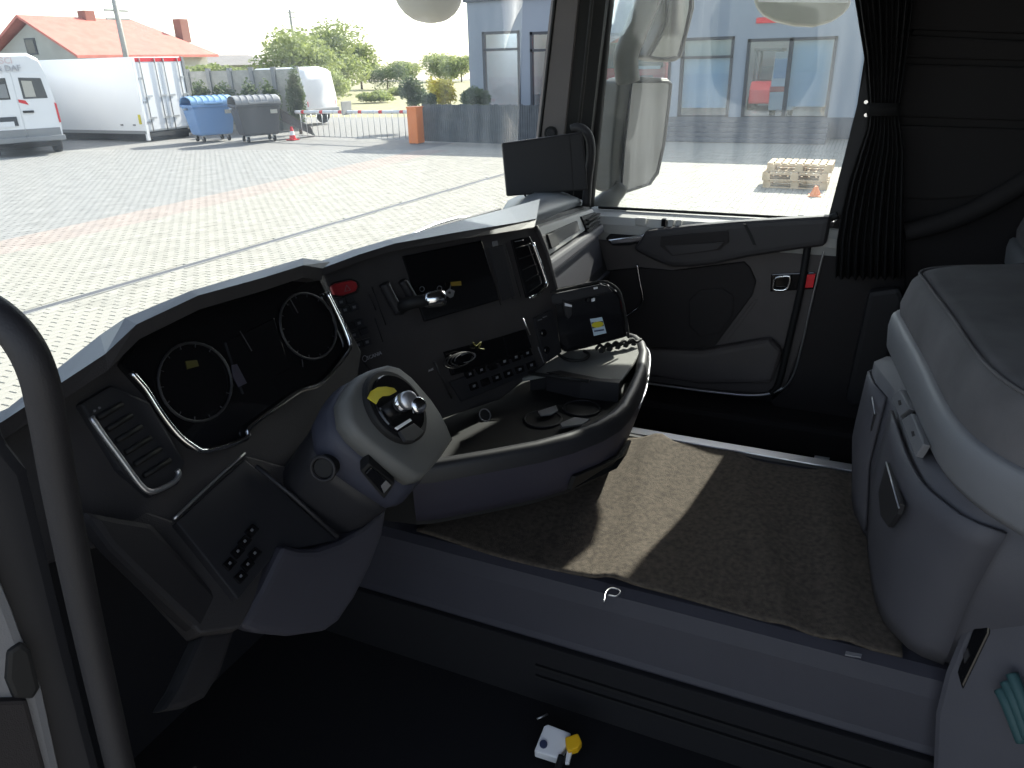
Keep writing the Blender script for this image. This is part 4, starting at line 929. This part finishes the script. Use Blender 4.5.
# ------------------------------------------------------------------ wheels
def wheel(parent, c, r, w, axis, sub=True):
    axis = V(axis).normalized(); a = axis.orthogonal().normalized(); b_ = axis.cross(a); c = V(c)
    prof_ = [(r*.55, -w/2), (r*.92, -w/2), (r, -w*.3), (r, w*.3), (r*.92, w/2), (r*.55, w/2)]
    rings = [[c+axis*h+(a*math.cos(i*.314159)+b_*math.sin(i*.314159))*q for i in range(20)] for q, h in prof_]
    o = loft('wheel', rings, M['tyre'], parent); disc('hub', c-axis*w*.42, axis, r*.56, w*.84, M['hub'], o, n=16)
    return o

# ------------------------------------------------------------------ high roof van seen from behind
vn = thing('van', (0, 0, 0), 'white high roof delivery van with lettering above its rear doors', 'van')
W2 = 1.0
def vsec(y, top_, w=W2, z0=.42):
    return [V((-w*.97, y, z0)), V((-w, y, .9)), V((-w*.98, y, 1.45)), V((-w*.9, y, 2.1)), V((-w*.80, y, top_-.14)), V((-w*.55, y, top_)), V((w*.55, y, top_)), V((w*.80, y, top_-.14)), V((w*.9, y, 2.1)), V((w*.98, y, 1.45)), V((w, y, .9)), V((w*.97, y, z0))]
loft('body', [vsec(0, 2.58, .985), vsec(.12, 2.66), vsec(4.2, 2.66), vsec(4.9, 2.2, .98), vsec(5.3, 1.3, .95), vsec(5.9, 1.1, .85)], M['vwhite'], vn, smooth=False)
for s_ in (-1, 1):
    d_ = prism('rear_door', [V((.012*s_, -.02, .62)), V((.93*s_, -.02, .62)), V((.94*s_, -.02, 1.4)), V((.82*s_, -.02, 2.15)), V((.012*s_, -.02, 2.18))], (0, .05, 0), M['vwhite'], vn, bev=.012)
    w_ = prism('window', [V((.16*s_, -.03, 1.5)), V((.80*s_, -.03, 1.5)), V((.74*s_, -.03, 2.02)), V((.16*s_, -.03, 2.05))], (0, .02, 0), M['vglass'], d_, bev=.01)
    if s_ > 0: prism('paper', [V((.22, -.034, 1.55)), V((.5, -.034, 1.55)), V((.48, -.034, 1.95)), V((.22, -.034, 1.97))], (0, .003, 0), M['beige'], w_)
    else: prism('curtain', [V((-.42, -.034, 1.55)), V((-.2, -.034, 1.55)), V((-.2, -.034, 1.9)), V((-.4, -.034, 1.88))], (0, .003, 0), M['bumper'], w_)
    prism('tail_lamp', [V((.94*s_, -.035, .85)), V((.99*s_, -.035, .85)), V((.985*s_, -.035, 1.35)), V((.93*s_, -.035, 1.38))], (0, .06, 0), M['rlight'], vn)
    prism('lower_panel', [V((.012*s_, -.035, .50)), V((.92*s_, -.035, .50)), V((.92*s_, -.035, .72)), V((.012*s_, -.035, .72))], (0, .03, 0), M['bumper'], d_)
box('door_handle', (.06, .34, -.06, -.02, 1.14, 1.2), M['tyre'], vn)
prism('high_mark', [V((.02, -.03, 1.42)), V((.26, -.03, 1.34)), V((.2, -.03, 1.46)), V((.02, -.03, 1.5))], (0, .01, 0), M['rlight'], vn)
box('plate_recess', (-.86, -.14, -.04, -.02, .82, 1.06), M['frame'], vn); np_ = box('number_plate', (-.76, -.24, -.052, -.04, .80, .94), M['white'], vn)
box('rear_bumper', (-.97, 1.0, -.14, .05, .38, .52), M['bumper'], vn, bev=.03); box('step', (-.4, .5, -.2, -.1, .34, .38), M['tyre'], vn)
for x in (-.85, .85):
    wheel(vn, (x, .85, .34), .34, .24, (1, 0, 0)); wheel(vn, (x, 4.6, .34), .34, .24, (1, 0, 0))
box('underbody', (-.8, .8, .1, 5., .22, .45), M['tyre'], vn)
grey_t = mat('van_lettering', (.42, .42, .45), .6); rose_t = mat('van_lettering_rose', (.66, .52, .52), .6)
text('lettering', 'CZ\u0118\u015aCI', V((-.25, -.012+.02, 2.47)), (1, 0, 0), (0, -1, 0), .22, rose_t, vn, .03)
text('lettering', 'SCANIA & DAF', V((-.42, -.02, 2.28)), (1, 0, 0), (0, -1, 0), .22, grey_t, vn, .03)
vb = gp(70, 153); hd = V((vb.x-CAM.x, vb.y, 0)).normalized()
ang = math.atan2(hd.y, hd.x)-math.pi/2+math.radians(9)
vn.rotation_euler.z = ang; vn.scale = (1.06, 1.06, 1.14)
vn.location = vb+Matrix.Rotation(ang, 3, 'Z') @ V((-1.08, 0, 0))

# ------------------------------------------------------------------ small white van beyond the barrier
sv = thing('van', (0, 0, 0), 'small rounded white van parked beyond the barrier', 'van')
def ssec(y, top_, w, z0=.35): return [V((-w, y, z0)), V((-w, y, .95)), V((-w*.86, y, top_-.1)), V((-w*.6, y, top_)), V((w*.6, y, top_)), V((w*.86, y, top_-.1)), V((w, y, .95)), V((w, y, z0))]
loft('body', [ssec(0, 1.5, .78, .5), ssec(.1, 1.78, .84), ssec(.5, 1.86, .86), ssec(2.6, 1.84, .86), ssec(3.3, 1.2, .85), ssec(4.1, .95, .78)], M['vwhite'], sv)
for s_ in (-1, 1):
    prism('tail_lamp', [V((.70*s_, -.01, .62)), V((.78*s_, .02, .62)), V((.78*s_, .02, .78)), V((.70*s_, -.01, .78))], (0, .06, 0), M['rlight'], sv)
    prism('side_window', [V((.845*s_, .5, 1.08)), V((.845*s_, 1.5, 1.08)), V((.79*s_, 1.4, 1.6)), V((.79*s_, .6, 1.6))], (.02*s_, 0, 0), M['vwhite'], sv)
    prism('cab_window', [V((.845*s_, 1.7, 1.08)), V((.845*s_, 2.7, 1.08)), V((.79*s_, 2.4, 1.6)), V((.79*s_, 1.75, 1.6))], (.02*s_, 0, 0), M['vglass'], sv)
    for y in (.75, 3.3): wheel(sv, (.74*s_, y, .31), .31, .2, (1, 0, 0))
box('rear_bumper', (-.82, .82, -.08, .2, .35, .55), M['bumper'], sv, bev=.04)
g = gp(338, 123); sv.location = g; sv.scale = (1.25, 1.2, 1.3); hd = V((g.x-CAM.x, g.y, 0)).normalized()
sv.rotation_euler.z = math.atan2(hd.y, hd.x)-math.pi/2+math.radians(48)
sv.location = g+Matrix.Rotation(sv.rotation_euler.z, 3, 'Z') @ V((-.9, 0, 0))

# ------------------------------------------------------------------ rubbish containers
def bin4(label, body, lid, px, turn):
    b = thing('rubbish_container', (0, 0, 0), label, 'waste bin', 'wheeled rubbish containers')
    r4 = lambda w, d, z: [V((-w, -d, z)), V((w, -d, z)), V((w, d, z)), V((-w, d, z))]
    loft('tub', [r4(.52, .40, .22), r4(.55, .43, .3), r4(.68, .52, 1.12)], body, b, smooth=False, bev=.03)
    box('rim', (-.72, .72, -.56, .56, 1.10, 1.18), body, b, bev=.02)
    rows = []
    for k in range(9):
        q = math.pi*k/8; rows.append([V((x, -.55*math.cos(q), 1.18+.26*math.sin(q)**.7)) for x in (-.71, -.68, .68, .71)])
    sheet('lid', rows, lid, b, thick=.02)
    for k in range(6): tube('lid_rib', [V((-.5+k*.2, -.55*math.cos(math.pi*j/8), 1.19+.26*math.sin(math.pi*j/8)**.7)) for j in range(9)], .015, lid, b, n=5)
    for k in range(7): box('tub_rib', (-.62+k*.2, -.59+.0, -.555, -.55, 1.0, 1.1), body, b) if False else None
    box('lid_handle', (-.3, .3, -.62, -.55, 1.2, 1.25), lid, b, bev=.01)
    box('paper_label', (.34, .56, -.535, -.50, .88, 1.0), M['beige'], b)
    for s_ in (-1, 1): tube('side_pin', [V((.66*s_, 0, 1.05)), V((.8*s_, 0, 1.05))], .03, M['steel'], b, n=8)
    for x in (-.42, .42):
        for y in (-.3, .3):
            disc('castor', (x-.03, y, .10), (1, 0, 0), .10, .06, M['tyre'], b, n=14); box('castor_fork', (x-.045, x+.045, y-.04, y+.04, .1, .24), M['steel'], b)
    g = gp(*px); hd = V((g.x-CAM.x, g.y, 0)).normalized(); b.location = g+hd*.5; b.scale = (1.1, 1.1, 1.08)
    b.rotation_euler.z = math.atan2(hd.y, hd.x)-math.pi/2+turn
bin4('blue rubbish container on wheels next to the box body', M['binblue'], M['binblue_l'], (214, 142), .35)
bin4('dark grey rubbish container with a pale lid beside the blue one', M['binblk'], M['binblk_l'], (260, 142.5), .25)

# pale wall with round shrubs and clipped hedge behind the bins
hw0, hw1 = gp(178, 130), gp(304, 130)
wl = thing('garden_wall', (hw0+hw1)/2, 'pale panelled garden wall behind the rubbish containers', 'wall')
nW = 6; hz_ = P(250, 70, pln((hw0+hw1)/2, (hw1-hw0).cross(V((0, 0, 1))))).z
for k in range(nW):
    a_, b_ = hw0.lerp(hw1, k/nW), hw0.lerp(hw1, (k+.96)/nW)
    prism('wall_panel', [a_, b_, b_+V((0, 0, hz_)), a_+V((0, 0, hz_))], (.05, .1, 0), M['conc'], wl)
    a_ = hw0.lerp(hw1, (k+.98)/nW); prism('post', [a_+V((-.06, -.1, 0)), a_+V((.06, -.1, 0)), a_+V((.06, -.1, hz_+.1)), a_+V((-.06, -.1, hz_+.1))], (0, .2, 0), M['bumper'], wl)
for i, x in enumerate((208, 236, 261, 283)):
    q = (hw0.lerp(hw1, (x-178)/134)-CAM); q = CAM+q*.955; q.z = 0
    tree('round_shrub', q, 2.02, (.52, .52, .85), 900, .10, ('rounded dark shrub in front of the pale garden wall, %s' % ('next to the box body', 'second from the box body', 'third from the box body', 'next to the tall conifer')[i]), M['leaf_d'], 60+i, 'rounded shrubs along the garden wall', 'shrub')
for i in range(4):
    q = hw0.lerp(hw1, .1+.19*i); q = q+V((1.3, 2.8, 0))
    tree('clipped_hedge', q, hz_+.34, (1.2, .6, .42), 900, .12, 'clipped green hedge plant showing above the pale garden wall', M['leaf'], 70+i, 'hedge plants above the garden wall', 'hedge')
q = gp(301, 134); tree('conifer', q, P(302, 66, PY(q.y)).z, (.42, .42, 1.35), 2200, .08, 'slender dark conifer at the end of the garden wall', M['leaf_d'], 80, cat='tree')
rub = thing('rubble_heap', gp(293, 138), 'dark sheet leaning between the grey container and the conifer', 'sheet')
q0, q1 = gp(284, 139), gp(312, 137)
prism('sheet', [q0+V((0, 0, 1.05)), q0+V((.1, 0, .6)), q1+V((.2, 0, .02)), q1+V((0, 0, .35))], (.25, .3, 0), M['binblk'], rub)
cn = thing('traffic_cone', gp(293, 140), 'small red and white traffic cone near the grey container', 'cone')
c0 = gp(293, 140); box('base', (c0.x-.17, c0.x+.17, c0.y-.17, c0.y+.17, 0, .03), M['rlight'], cn, bev=.01)
for k, (z0, z1) in enumerate(((.03, .17), (.17, .31), (.31, .46))): disc('cone_band', c0+V((0, 0, z0)), (0, 0, 1), .13-.2*z0, z1-z0, M['rlight'] if k != 1 else M['white'], cn, n=14, r2=.13-.2*z1)

# ------------------------------------------------------------------ barrier
b0 = gp(417, 143); arm = [P(412, 116.5, PZ(.98)), P(297, 118, PZ(.98))]
ba = thing('road_barrier', b0, 'closed road barrier with orange housing and red and white arm', 'barrier')
hb = box('housing', (b0.x-.22, b0.x+.22, b0.y-.18, b0.y+.18, 0, 1.12), M['orange'], ba, bev=.03); box('housing_cap', (b0.x-.24, b0.x+.24, b0.y-.2, b0.y+.2, 1.1, 1.15), M['orange'], ba, bev=.02)
a0 = V((b0.x, b0.y, .98)); a1 = gp(299, 138.5)+V((0, 0, .92))
N = 12
for k in range(N):
    tube('arm_band', [a0.lerp(a1, k/N), a0.lerp(a1, (k+(.35 if k % 2 else 1.0))/N)], .055, M['white'] if k % 2 == 0 else M['rlight'], ba, n=8)
    if k % 2: tube('arm_band', [a0.lerp(a1, (k+.35)/N), a0.lerp(a1, (k+1)/N)], .055, M['white'], ba, n=8)
for k in range(20):
    p_ = a0.lerp(a1, (k+.7)/20.5); tube('hanging_rod', [p_, V((p_.x, p_.y, .1))], .012, M['steel'], ba, n=5)
tube('lower_rail', [V((a0.x, a0.y, .1)), V((a1.x, a1.y, .1))], .015, M['steel'], ba, n=5)
m_ = a0.lerp(a1, .56); box('sign_plate', (m_.x-.28, m_.x+.28, m_.y-.1, m_.y-.06, .85, 1.3), M['conc'], ba, bev=.02)

# ------------------------------------------------------------------ board fence and planting in front of the building
f0, f1 = gp(424, 142), gp(560, 147)
fe = thing('board_fence', (f0+f1)/2, 'low grey fence of upright boards before the grey building', 'fence')
n_f = 64; bm = bmesh.new(); rf = random.Random(9); fd = (f1-f0).normalized(); fn = V((-fd.y, fd.x, 0))
for k in range(n_f):
    a_, b_ = f0.lerp(f1, k/n_f), f0.lerp(f1, (k+.86)/n_f); h_ = 1.2+rf.uniform(-.02, .02)
    p4 = [a_, b_, b_+fn*.03, a_+fn*.03]; lo = [bm.verts.new(p+V((0, 0, .03))) for p in p4]; hi = [bm.verts.new(p+V((0, 0, h_))) for p in p4]
    bm.faces.new(lo); bm.faces.new(hi)
    for j in range(4): bm.faces.new((lo[j], lo[(j+1) % 4], hi[(j+1) % 4], hi[j]))
o = frombm('board_run', bm, M['fencew'], fe); o['kind'] = 'stuff'
for z in (.3, .95): prism('rail', [f0+fn*.03+V((0, 0, z)), f1+fn*.03+V((0, 0, z)), f1+fn*.03+V((0, 0, z+.08)), f0+fn*.03+V((0, 0, z+.08))], fn*.04, M['fencew'], fe)
for x, y, dx, h_, r_, m_, lab, nm in ((416, 131, 1.5, 2.1, (.6, .6, .65), 'leaf_d', 'dark green bush behind the orange barrier housing', 'bush'), (443, 132, 1.4, 2.0, (.65, .65, .6), 'leaf_y', 'yellow leaved bush behind the board fence', 'bush'), (432, 136, 1.2, 1.45, (.35, .35, .45), 'leaf_d', 'small round green bush beside the yellow bush', 'bush'), (478, 137, 1.0, 1.65, (1.0, .5, .4), 'leaf_d', 'low dark shrub between the board fence and the building', 'bush')):
    tree(nm, gp(x, y), h_, r_, 1400, .09, lab, M[m_], int(x), None, 'bush')

# ------------------------------------------------------------------ grey showroom building
FX = 24.6; FPX = PX(FX)
bl = thing('showroom_building', (FX+4, 6, 0), 'grey showroom building with tall dark framed windows', 'building')
def yz(x, y): q = P(x, y, FPX); return q.y, q.z
ops = []
for nm, (xa, ya, xb, yb) in (('w1', (482, 32, 521, 116)), ('w2', (530, 32, 566, 116)), ('w3', (585, 34, 668, 120)), ('w4', (682, 38, 728, 118)), ('w5', (748, 39, 827, 119))):
    y1, zt_ = yz(xa, ya); y0, zb_ = yz(xb, yb); ops.append((min(y0, y1), max(y0, y1), max(zb_, .45), zt_))
yL = yz(469, 60)[0]; H = 4.35
ys = sorted({-16., yL}|{v for o_ in ops for v in o_[:2]}); zs = sorted({0., H}|{v for o_ in ops for v in o_[2:]})
cellsb = []
for a_, b_ in zip(ys, ys[1:]):
    for c_, d_ in zip(zs, zs[1:]):
        ym, zm = (a_+b_)/2, (c_+d_)/2
        if not any(o_[0] < ym < o_[1] and o_[2] < zm < o_[3] for o_ in ops): cellsb.append((FX, FX+.3, a_, b_, c_, d_))
boxes('wall', cellsb, M['facade'], bl)
boxes('shell', [(FX+.3, FX+9, -16, yL, H-.2, H), (FX+8.8, FX+9, -16, yL, 0, H), (FX+.3, FX+9, yL-.2, yL, 0, H), (FX+.3, FX+9, -16.2, -16, 0, H), ], M['hall'], bl)
box('hall_floor', (FX+.3, FX+8.8, -16, yL-.2, .3, .45), M['conc2'], bl)
box('roof_edge', (FX-.12, FX+9, -16.2, yL+.1, H, H+.14), M['facade_d'], bl, bev=.02)
box('plinth', (FX-.06, FX, -16, yL, 0, .62), M['facade_d'], bl)
for k, o_ in enumerate(ops):
    y0, y1, z0, z1 = o_; t_ = .09
    wn = boxes('window', [(FX-.03, FX+.12, y0, y0+t_, z0, z1), (FX-.03, FX+.12, y1-t_, y1, z0, z1), (FX-.03, FX+.12, y0, y1, z0, z0+t_), (FX-.03, FX+.12, y0, y1, z1-t_, z1)]+([(FX-.03, FX+.12, (y0+y1)/2-.06, (y0+y1)/2+.06, z0, z1)] if k == 4 else [])+([(FX-.03, FX+.12, y0, y1, z1-.62, z1-.54)] if k in (0, 1, 3) else []), M['frame'], bl)
    if k == 4:
        box('pane', (FX+.03, FX+.04, y0+t_, (y0+y1)/2-.06, z0+t_, z1-t_), M['bglass'], wn); box('pane', (FX+.03, FX+.04, (y0+y1)/2+.06, y1-t_, z0+t_, z1-t_), M['bglass'], wn)
        for q in range(14):
            yy = y0+t_+.03+q*((y1-y0)/2-.18)/14; box('blind_strip', (FX+.15, FX+.16, yy, yy+.085, z0+.35, z1-t_), M['blind'], wn)
    else:
        box('pane', (FX+.03, FX+.04, y0+t_, y1-t_, z0+t_, z1-t_), M['bglass'], wn)
        if k == 3:
            box('roller_blind', (FX+.15, FX+.16, y0+t_, y1-t_, z0+.3, z1-.62), M['blind'], wn)
            box('roller_blind', (FX+.15, FX+.16, y0+t_, y1-t_, z1-.54, z1-t_), M['beige'], wn)
sg = ops[4]; box('sign_strip', (FX-.05, FX, sg[1]-2.1, sg[1]-.2, sg[3]+.42, sg[3]+.58), M['rlight'], bl)
# steps up to the doors
ya_, yb_ = yz(830, 120)[0], yz(640, 120)[0]
stp = thing('stairs', (FX-.8, (ya_+yb_)/2, 0), 'grey concrete steps leading up to the showroom doors', 'stairs')
for k in range(4): box('step', (FX-1.7+k*.4, FX-.065, ya_, yb_, 0 if k == 0 else k*.12+.001, (k+1)*.12), M['facade_d'], stp, bev=.01)
# unseen fill lights and glowing panels, added to brighten the hall behind the glass
for y in (2, 7.5, 12):
    la = bpy.data.lights.new('hall_fill_light', 'AREA'); la.shape = 'RECTANGLE'; la.size = 1.2; la.size_y = 4; la.energy = 130
    lo = bpy.data.objects.new('hall_fill_light', la); COL.objects.link(lo); lo.location = (FX+3.5, y, H-.28)
    lm = box('hall_fill_panel', (FX+2.9, FX+4.1, y-2, y+2, H-.26, H-.2), mat('fill_panel_glow', (.9, .9, .9), .5, emit=((1, 1, 1), 2)), None); tag(lm, {2: 'unseen glowing panel added above the forklift to light the showroom hall', 7.5: 'unseen glowing panel added to light the middle of the showroom hall', 12: 'unseen glowing panel added to light the lorry by the end wall of the showroom hall'}[y], 'lamp', 'added hall fill lights')
# red lorries, forklift and white van added inside, standing for reflections in the glass
def lorry(label, cx, cy, m, zf=.45):
    t = thing('lorry', (cx, cy, zf), label, 'lorry')
    w = 1.15
    loft('cab', [[V((cx+dx, cy-w, z)), V((cx+dx, cy+w, z)), V((cx+2.2, cy+w, z)), V((cx+2.2, cy-w, z))] for dx, z in ((0.05, zf+.5), (0, zf+1.3), (.02, zf+1.6), (.18, zf+2.6), (.3, zf+3.0))], m, t, smooth=False, bev=.05)
    box('windscreen', (cx-.02, cx+.3, cy-w+.12, cy+w-.12, zf+1.65, zf+2.5), M['vglass'], t, bev=.03)
    for k in range(5): box('grille_bar', (cx-.05, cx+.02, cy-.7, cy+.7, zf+.62+k*.17, zf+.72+k*.17), M['frame'], t)
    box('bumper', (cx-.1, cx+.3, cy-w, cy+w, zf+.25, zf+.55), M['bumper'], t, bev=.05)
    for s_ in (-1, 1):
        box('headlamp', (cx-.12, cx-.02, cy+s_*.85-.18, cy+s_*.85+.18, zf+.36, zf+.52), M['white'], t, bev=.02)
        wheel(t, (cx+1.0, cy+s_*.98, zf+.5), .5, .3, (0, 1, 0)); tube('mirror_arm', [V((cx+.2, cy+s_*w, zf+2.4)), V((cx+.0, cy+s_*(w+.25), zf+2.2)), V((cx+.0, cy+s_*(w+.25), zf+1.7))], .06, m, t, n=6)
    return t
y0 = (ops[2][0]+ops[2][1])/2
l1 = lorry('red lorry cab added inside the showroom for the reflection behind the cab mirrors', FX+2.2, y0+.35, M['redtruck'])
box('white_stripe', (FX+2.14, FX+2.2, y0-.6, y0+.35, 2.06, 2.16), M['white'], l1)
lorry('red lorry cab added inside the hall for the reflection beside the windscreen pillar', FX+4.9, ops[1][0]+.9, M['redtruck'])
yf = ops[4][1]+.05
fk = thing('forklift', (FX+3.4+3.2, yf, .45), 'red forklift truck added behind the showroom door glass for a reflection', 'forklift')
loft('body', [[V((FX+3.4+2.2+a_, yf-.5, z)), V((FX+3.4+2.2+a_, yf+.5, z)), V((FX+3.4+4.2, yf+.5, z)), V((FX+3.4+4.2, yf-.5, z))] for a_, z in ((0, .7), (0, 1.2), (.35, 1.5))], M['redtruck'], fk, smooth=False, bev=.06)
for x in (FX+3.4+2.6, FX+3.4+4.1):
    for s_ in (-1, 1): tube('cage_post', [V((x, yf+s_*.42, 1.3)), V((x+.05, yf+s_*.4, 2.6))], .05, M['frame'], fk, n=6)
box('cage_roof', (FX+3.4+2.5, FX+3.4+4.3, yf-.5, yf+.5, 2.55, 2.65), M['frame'], fk, bev=.02); box('seat', (FX+3.4+3.1, FX+3.4+3.6, yf-.25, yf+.25, 1.5, 2.0), M['frame'], fk, bev=.06)
for x in (FX+3.4+2.6, FX+3.4+3.9):
    for s_ in (-1, 1): wheel(fk, (x, yf+s_*.45, .72), .27, .2, (0, 1, 0))
wv = thing('white_vehicle', (FX+1.6, ops[4][1]-1.0, .45), 'white vehicle nose with a red stripe added behind the showroom door glass for a reflection', 'vehicle')
yw = ops[4][1]-1.0
loft('nose', [[V((FX+1.0+a_, yw-.45, z)), V((FX+1.0+a_, yw+.3, z)), V((FX+2.6, yw+.3, z)), V((FX+2.6, yw-.45, z))] for a_, z in ((0.05, .75), (0, 1.3), (.1, 1.6), (.5, 2.5))], M['vwhite'], wv, smooth=False, bev=.04)
box('red_stripe', (FX+.96, FX+1.5, yw-.46, yw+.31, 1.32, 1.48), M['rlight'], wv); box('windscreen', (FX+1.15, FX+1.7, yw-.4, yw+.26, 1.7, 2.3), M['binblue_l'], wv, bev=.02)
for s_ in (-.35, .2): wheel(wv, (FX+1.5, yw+s_, .72), .27, .15, (0, 1, 0))

# ------------------------------------------------------------------ pallets
pa0 = gp(762, 188); pa1 = gp(826, 188)
for lay in range(3):
    pt = thing('pallet', (0, 0, 0), ('wooden pallet at the bottom of the stack in the yard', 'wooden pallet in the middle of the stack in the yard', 'wooden pallet on top of the stack in the yard')[lay], 'pallet', 'stacked pallets')
    z = 0.
    for k in range(3): box('bottom_board', (0+k*.35, .1+k*.35, 0, 1.2, z, z+.022), M['pallet'], pt)
    for xx in (0, .35, .7):
        for yy in (0, .53, 1.055): box('block', (xx, xx+.1, yy, yy+.145, z+.022, z+.112), M['pallet'], pt, bev=.003)
    for xx in (0, .35, .7): box('stringer', (xx, xx+.1, 0, 1.2, z+.112, z+.134), M['pallet'], pt)
    for k in range(9): box('top_board', (0, .8, k*.1375, k*.1375+.1, z+.134, z+.156), M['pallet'], pt)
    pt.location = (pa0.x+(.06, 0, .1)[lay], pa0.y-1.2+(.0, .02, -.04)[lay], lay*.156+.001); pt.rotation_euler.z = (-.01, .015, -.02)[lay]
cn2 = thing('marker_cone', gp(815, 195), 'pale orange marker beside the pallet stack', 'cone')
c0 = gp(815, 196); disc('cone_body', c0+V((0, 0, .02)), (0, 0, 1), .1, .16, M['orange'], cn2, n=14, r2=.03); box('base', (c0.x-.12, c0.x+.12, c0.y-.12, c0.y+.12, 0, .02), M['orange'], cn2, bev=.005)

# ------------------------------------------------------------------ truck mirrors, wipers, visors outside the cab
mr = thing('side_mirror', V((1.3, .75, 1.93)), 'truck side mirror with main and wide angle glass on a grey arm', 'mirror')
MG = pln((1.40, .70, 2.2), (-.60, -.80, 0)); mn = MG[1] if (CAM-MG[0]).dot(MG[1]) > 0 else -MG[1]
slab('main_housing', [(626, 78), (640, 76.5), (668, 78), (672.5, 82), (671, 105), (666, 145), (660, 175), (648, 187), (620, 196), (610, 193), (612, 150), (617, 100), (619, 82)], MG, .10, M['mirrorh'], mr, bev=.016, seg=3)
slab('main_glass', [(632, 82), (668, 81.5), (671, 84), (669, 105), (664, 145), (658, 172), (650, 184), (621, 193), (624, 150), (629, 105)], MG, .006, M['mirrorg'], mr, bev=.001, proud=.004)
tube('glass_seal', [P(x, y, (MG[0]+mn*.006, MG[1])) for x, y in [(632, 82), (668, 81.5), (671, 84), (669, 105), (664, 145), (658, 172), (650, 184), (621, 193), (624, 150), (629, 105)]], .005, M['rubber'], mr, n=6, closed=True)
slab('wide_housing', [(646, 57), (655, 40), (662, 25), (667, -40), (696, -40), (696, 8), (690, 32), (683, 58), (676, 62), (660, 61)], MG, .10, M['mirrorh'], mr, bev=.016, seg=3)
tube('glass_seal', [P(x, y, (MG[0]+mn*.006, MG[1])) for x, y in [(650, 56), (659, 40), (666, 22), (671, -30), (692, -30), (691, 8), (686, 32), (679, 57), (662, 59)]], .005, M['rubber'], mr, n=6, closed=True)
slab('wide_glass', [(650, 56), (659, 40), (666, 22), (671, -30), (692, -30), (691, 8), (686, 32), (679, 57), (662, 59)], MG, .006, M['mirrorg'], mr, bev=.001, proud=.004)
tube('arm', crom([P(x, y, off(MG, 0)) for x, y in ((661, -40), (650, -5), (638, 25), (628, 50), (626, 62), (628, 82))], 4), .042, M['mirrorh'], mr, n=10)
tube('lower_arm', crom([P(621, 186, MG), P(610, 200, MG), V((1.22, .86, 1.93))], 4), [.03]*4+[.04]*5, M['mirrorh'], mr, n=10)
dfl = slab('wind_deflector', [(603, -40), (637, -40), (635, 0), (631, 22), (624, 34), (612, 42), (600, 47)], PX(1.21), .004, M['defl']); tag(dfl, 'clear acrylic wind deflector at the front of the passenger window', 'wind deflector')
km = thing('kerb_mirror', P(805, 0, PX(1.42)), 'beige rounded kerb mirror housing above the passenger window', 'mirror')
slab('housing', [(754, -60), (755, 0), (757, 7), (764, 15), (776, 21), (795, 25.5), (815, 26.5), (832, 22), (845, 13), (851, 5), (853, -60)], pln((1.42, .25, 2.6), (-1, -.15, 0)), .10, M['beige'], km, bev=.015, seg=3)
slab('mirror_rim', [(757, -50), (758, 2), (848, 3), (849, -50)], pln((1.42, .25, 2.6), (-1, -.15, 0)), .01, M['vwhite'], km, bev=.002, proud=.004)
fm = thing('front_mirror', P(428, 5, PY(1.5)), 'pale rounded front mirror housing hanging outside above the windscreen', 'mirror')
fc = P(428, -12, PY(1.5)); 
rows = []
for k in range(7):
    q = k/6*math.pi/2; rows.append([fc+RT*math.cos(a_*math.pi/12)*.128*math.cos(q)**.8*1.0+FW*math.sin(a_*math.pi/12)*.09*math.cos(q)**.8-V((0, 0, 1))*.105*math.sin(q) for a_ in range(24)])
loft('housing', rows[:-1], M['beige'], fm); tube('rim', crom([fc+RT*-.02-UP*.02-FW*.1, fc+RT*.0-UP*.055-FW*.085, fc+RT*.06-UP*.06-FW*.07]), .006, M['vwhite'], fm, n=6)
tube('bracket', [fc+RT*.09-UP*.0, fc+RT*.13-UP*.028], .012, M['rubber'], fm, n=8)
wi = thing('wiper', P(400, 240, PY(1.17)), 'windscreen wiper lying along the bottom of the glass', 'wiper')
tube('blade', [P(382, 247, PY(1.17)), P(430, 229, PY(1.17)), P(500, 209, PY(1.17))], .006, M['rubber'], wi, n=6)
tube('arm', crom([P(395, 246, PY(1.19)), P(425, 229, PY(1.19)), P(455, 219, PY(1.19)), P(470, 218, PY(1.19))]), .008, M['satin'], wi, n=6)
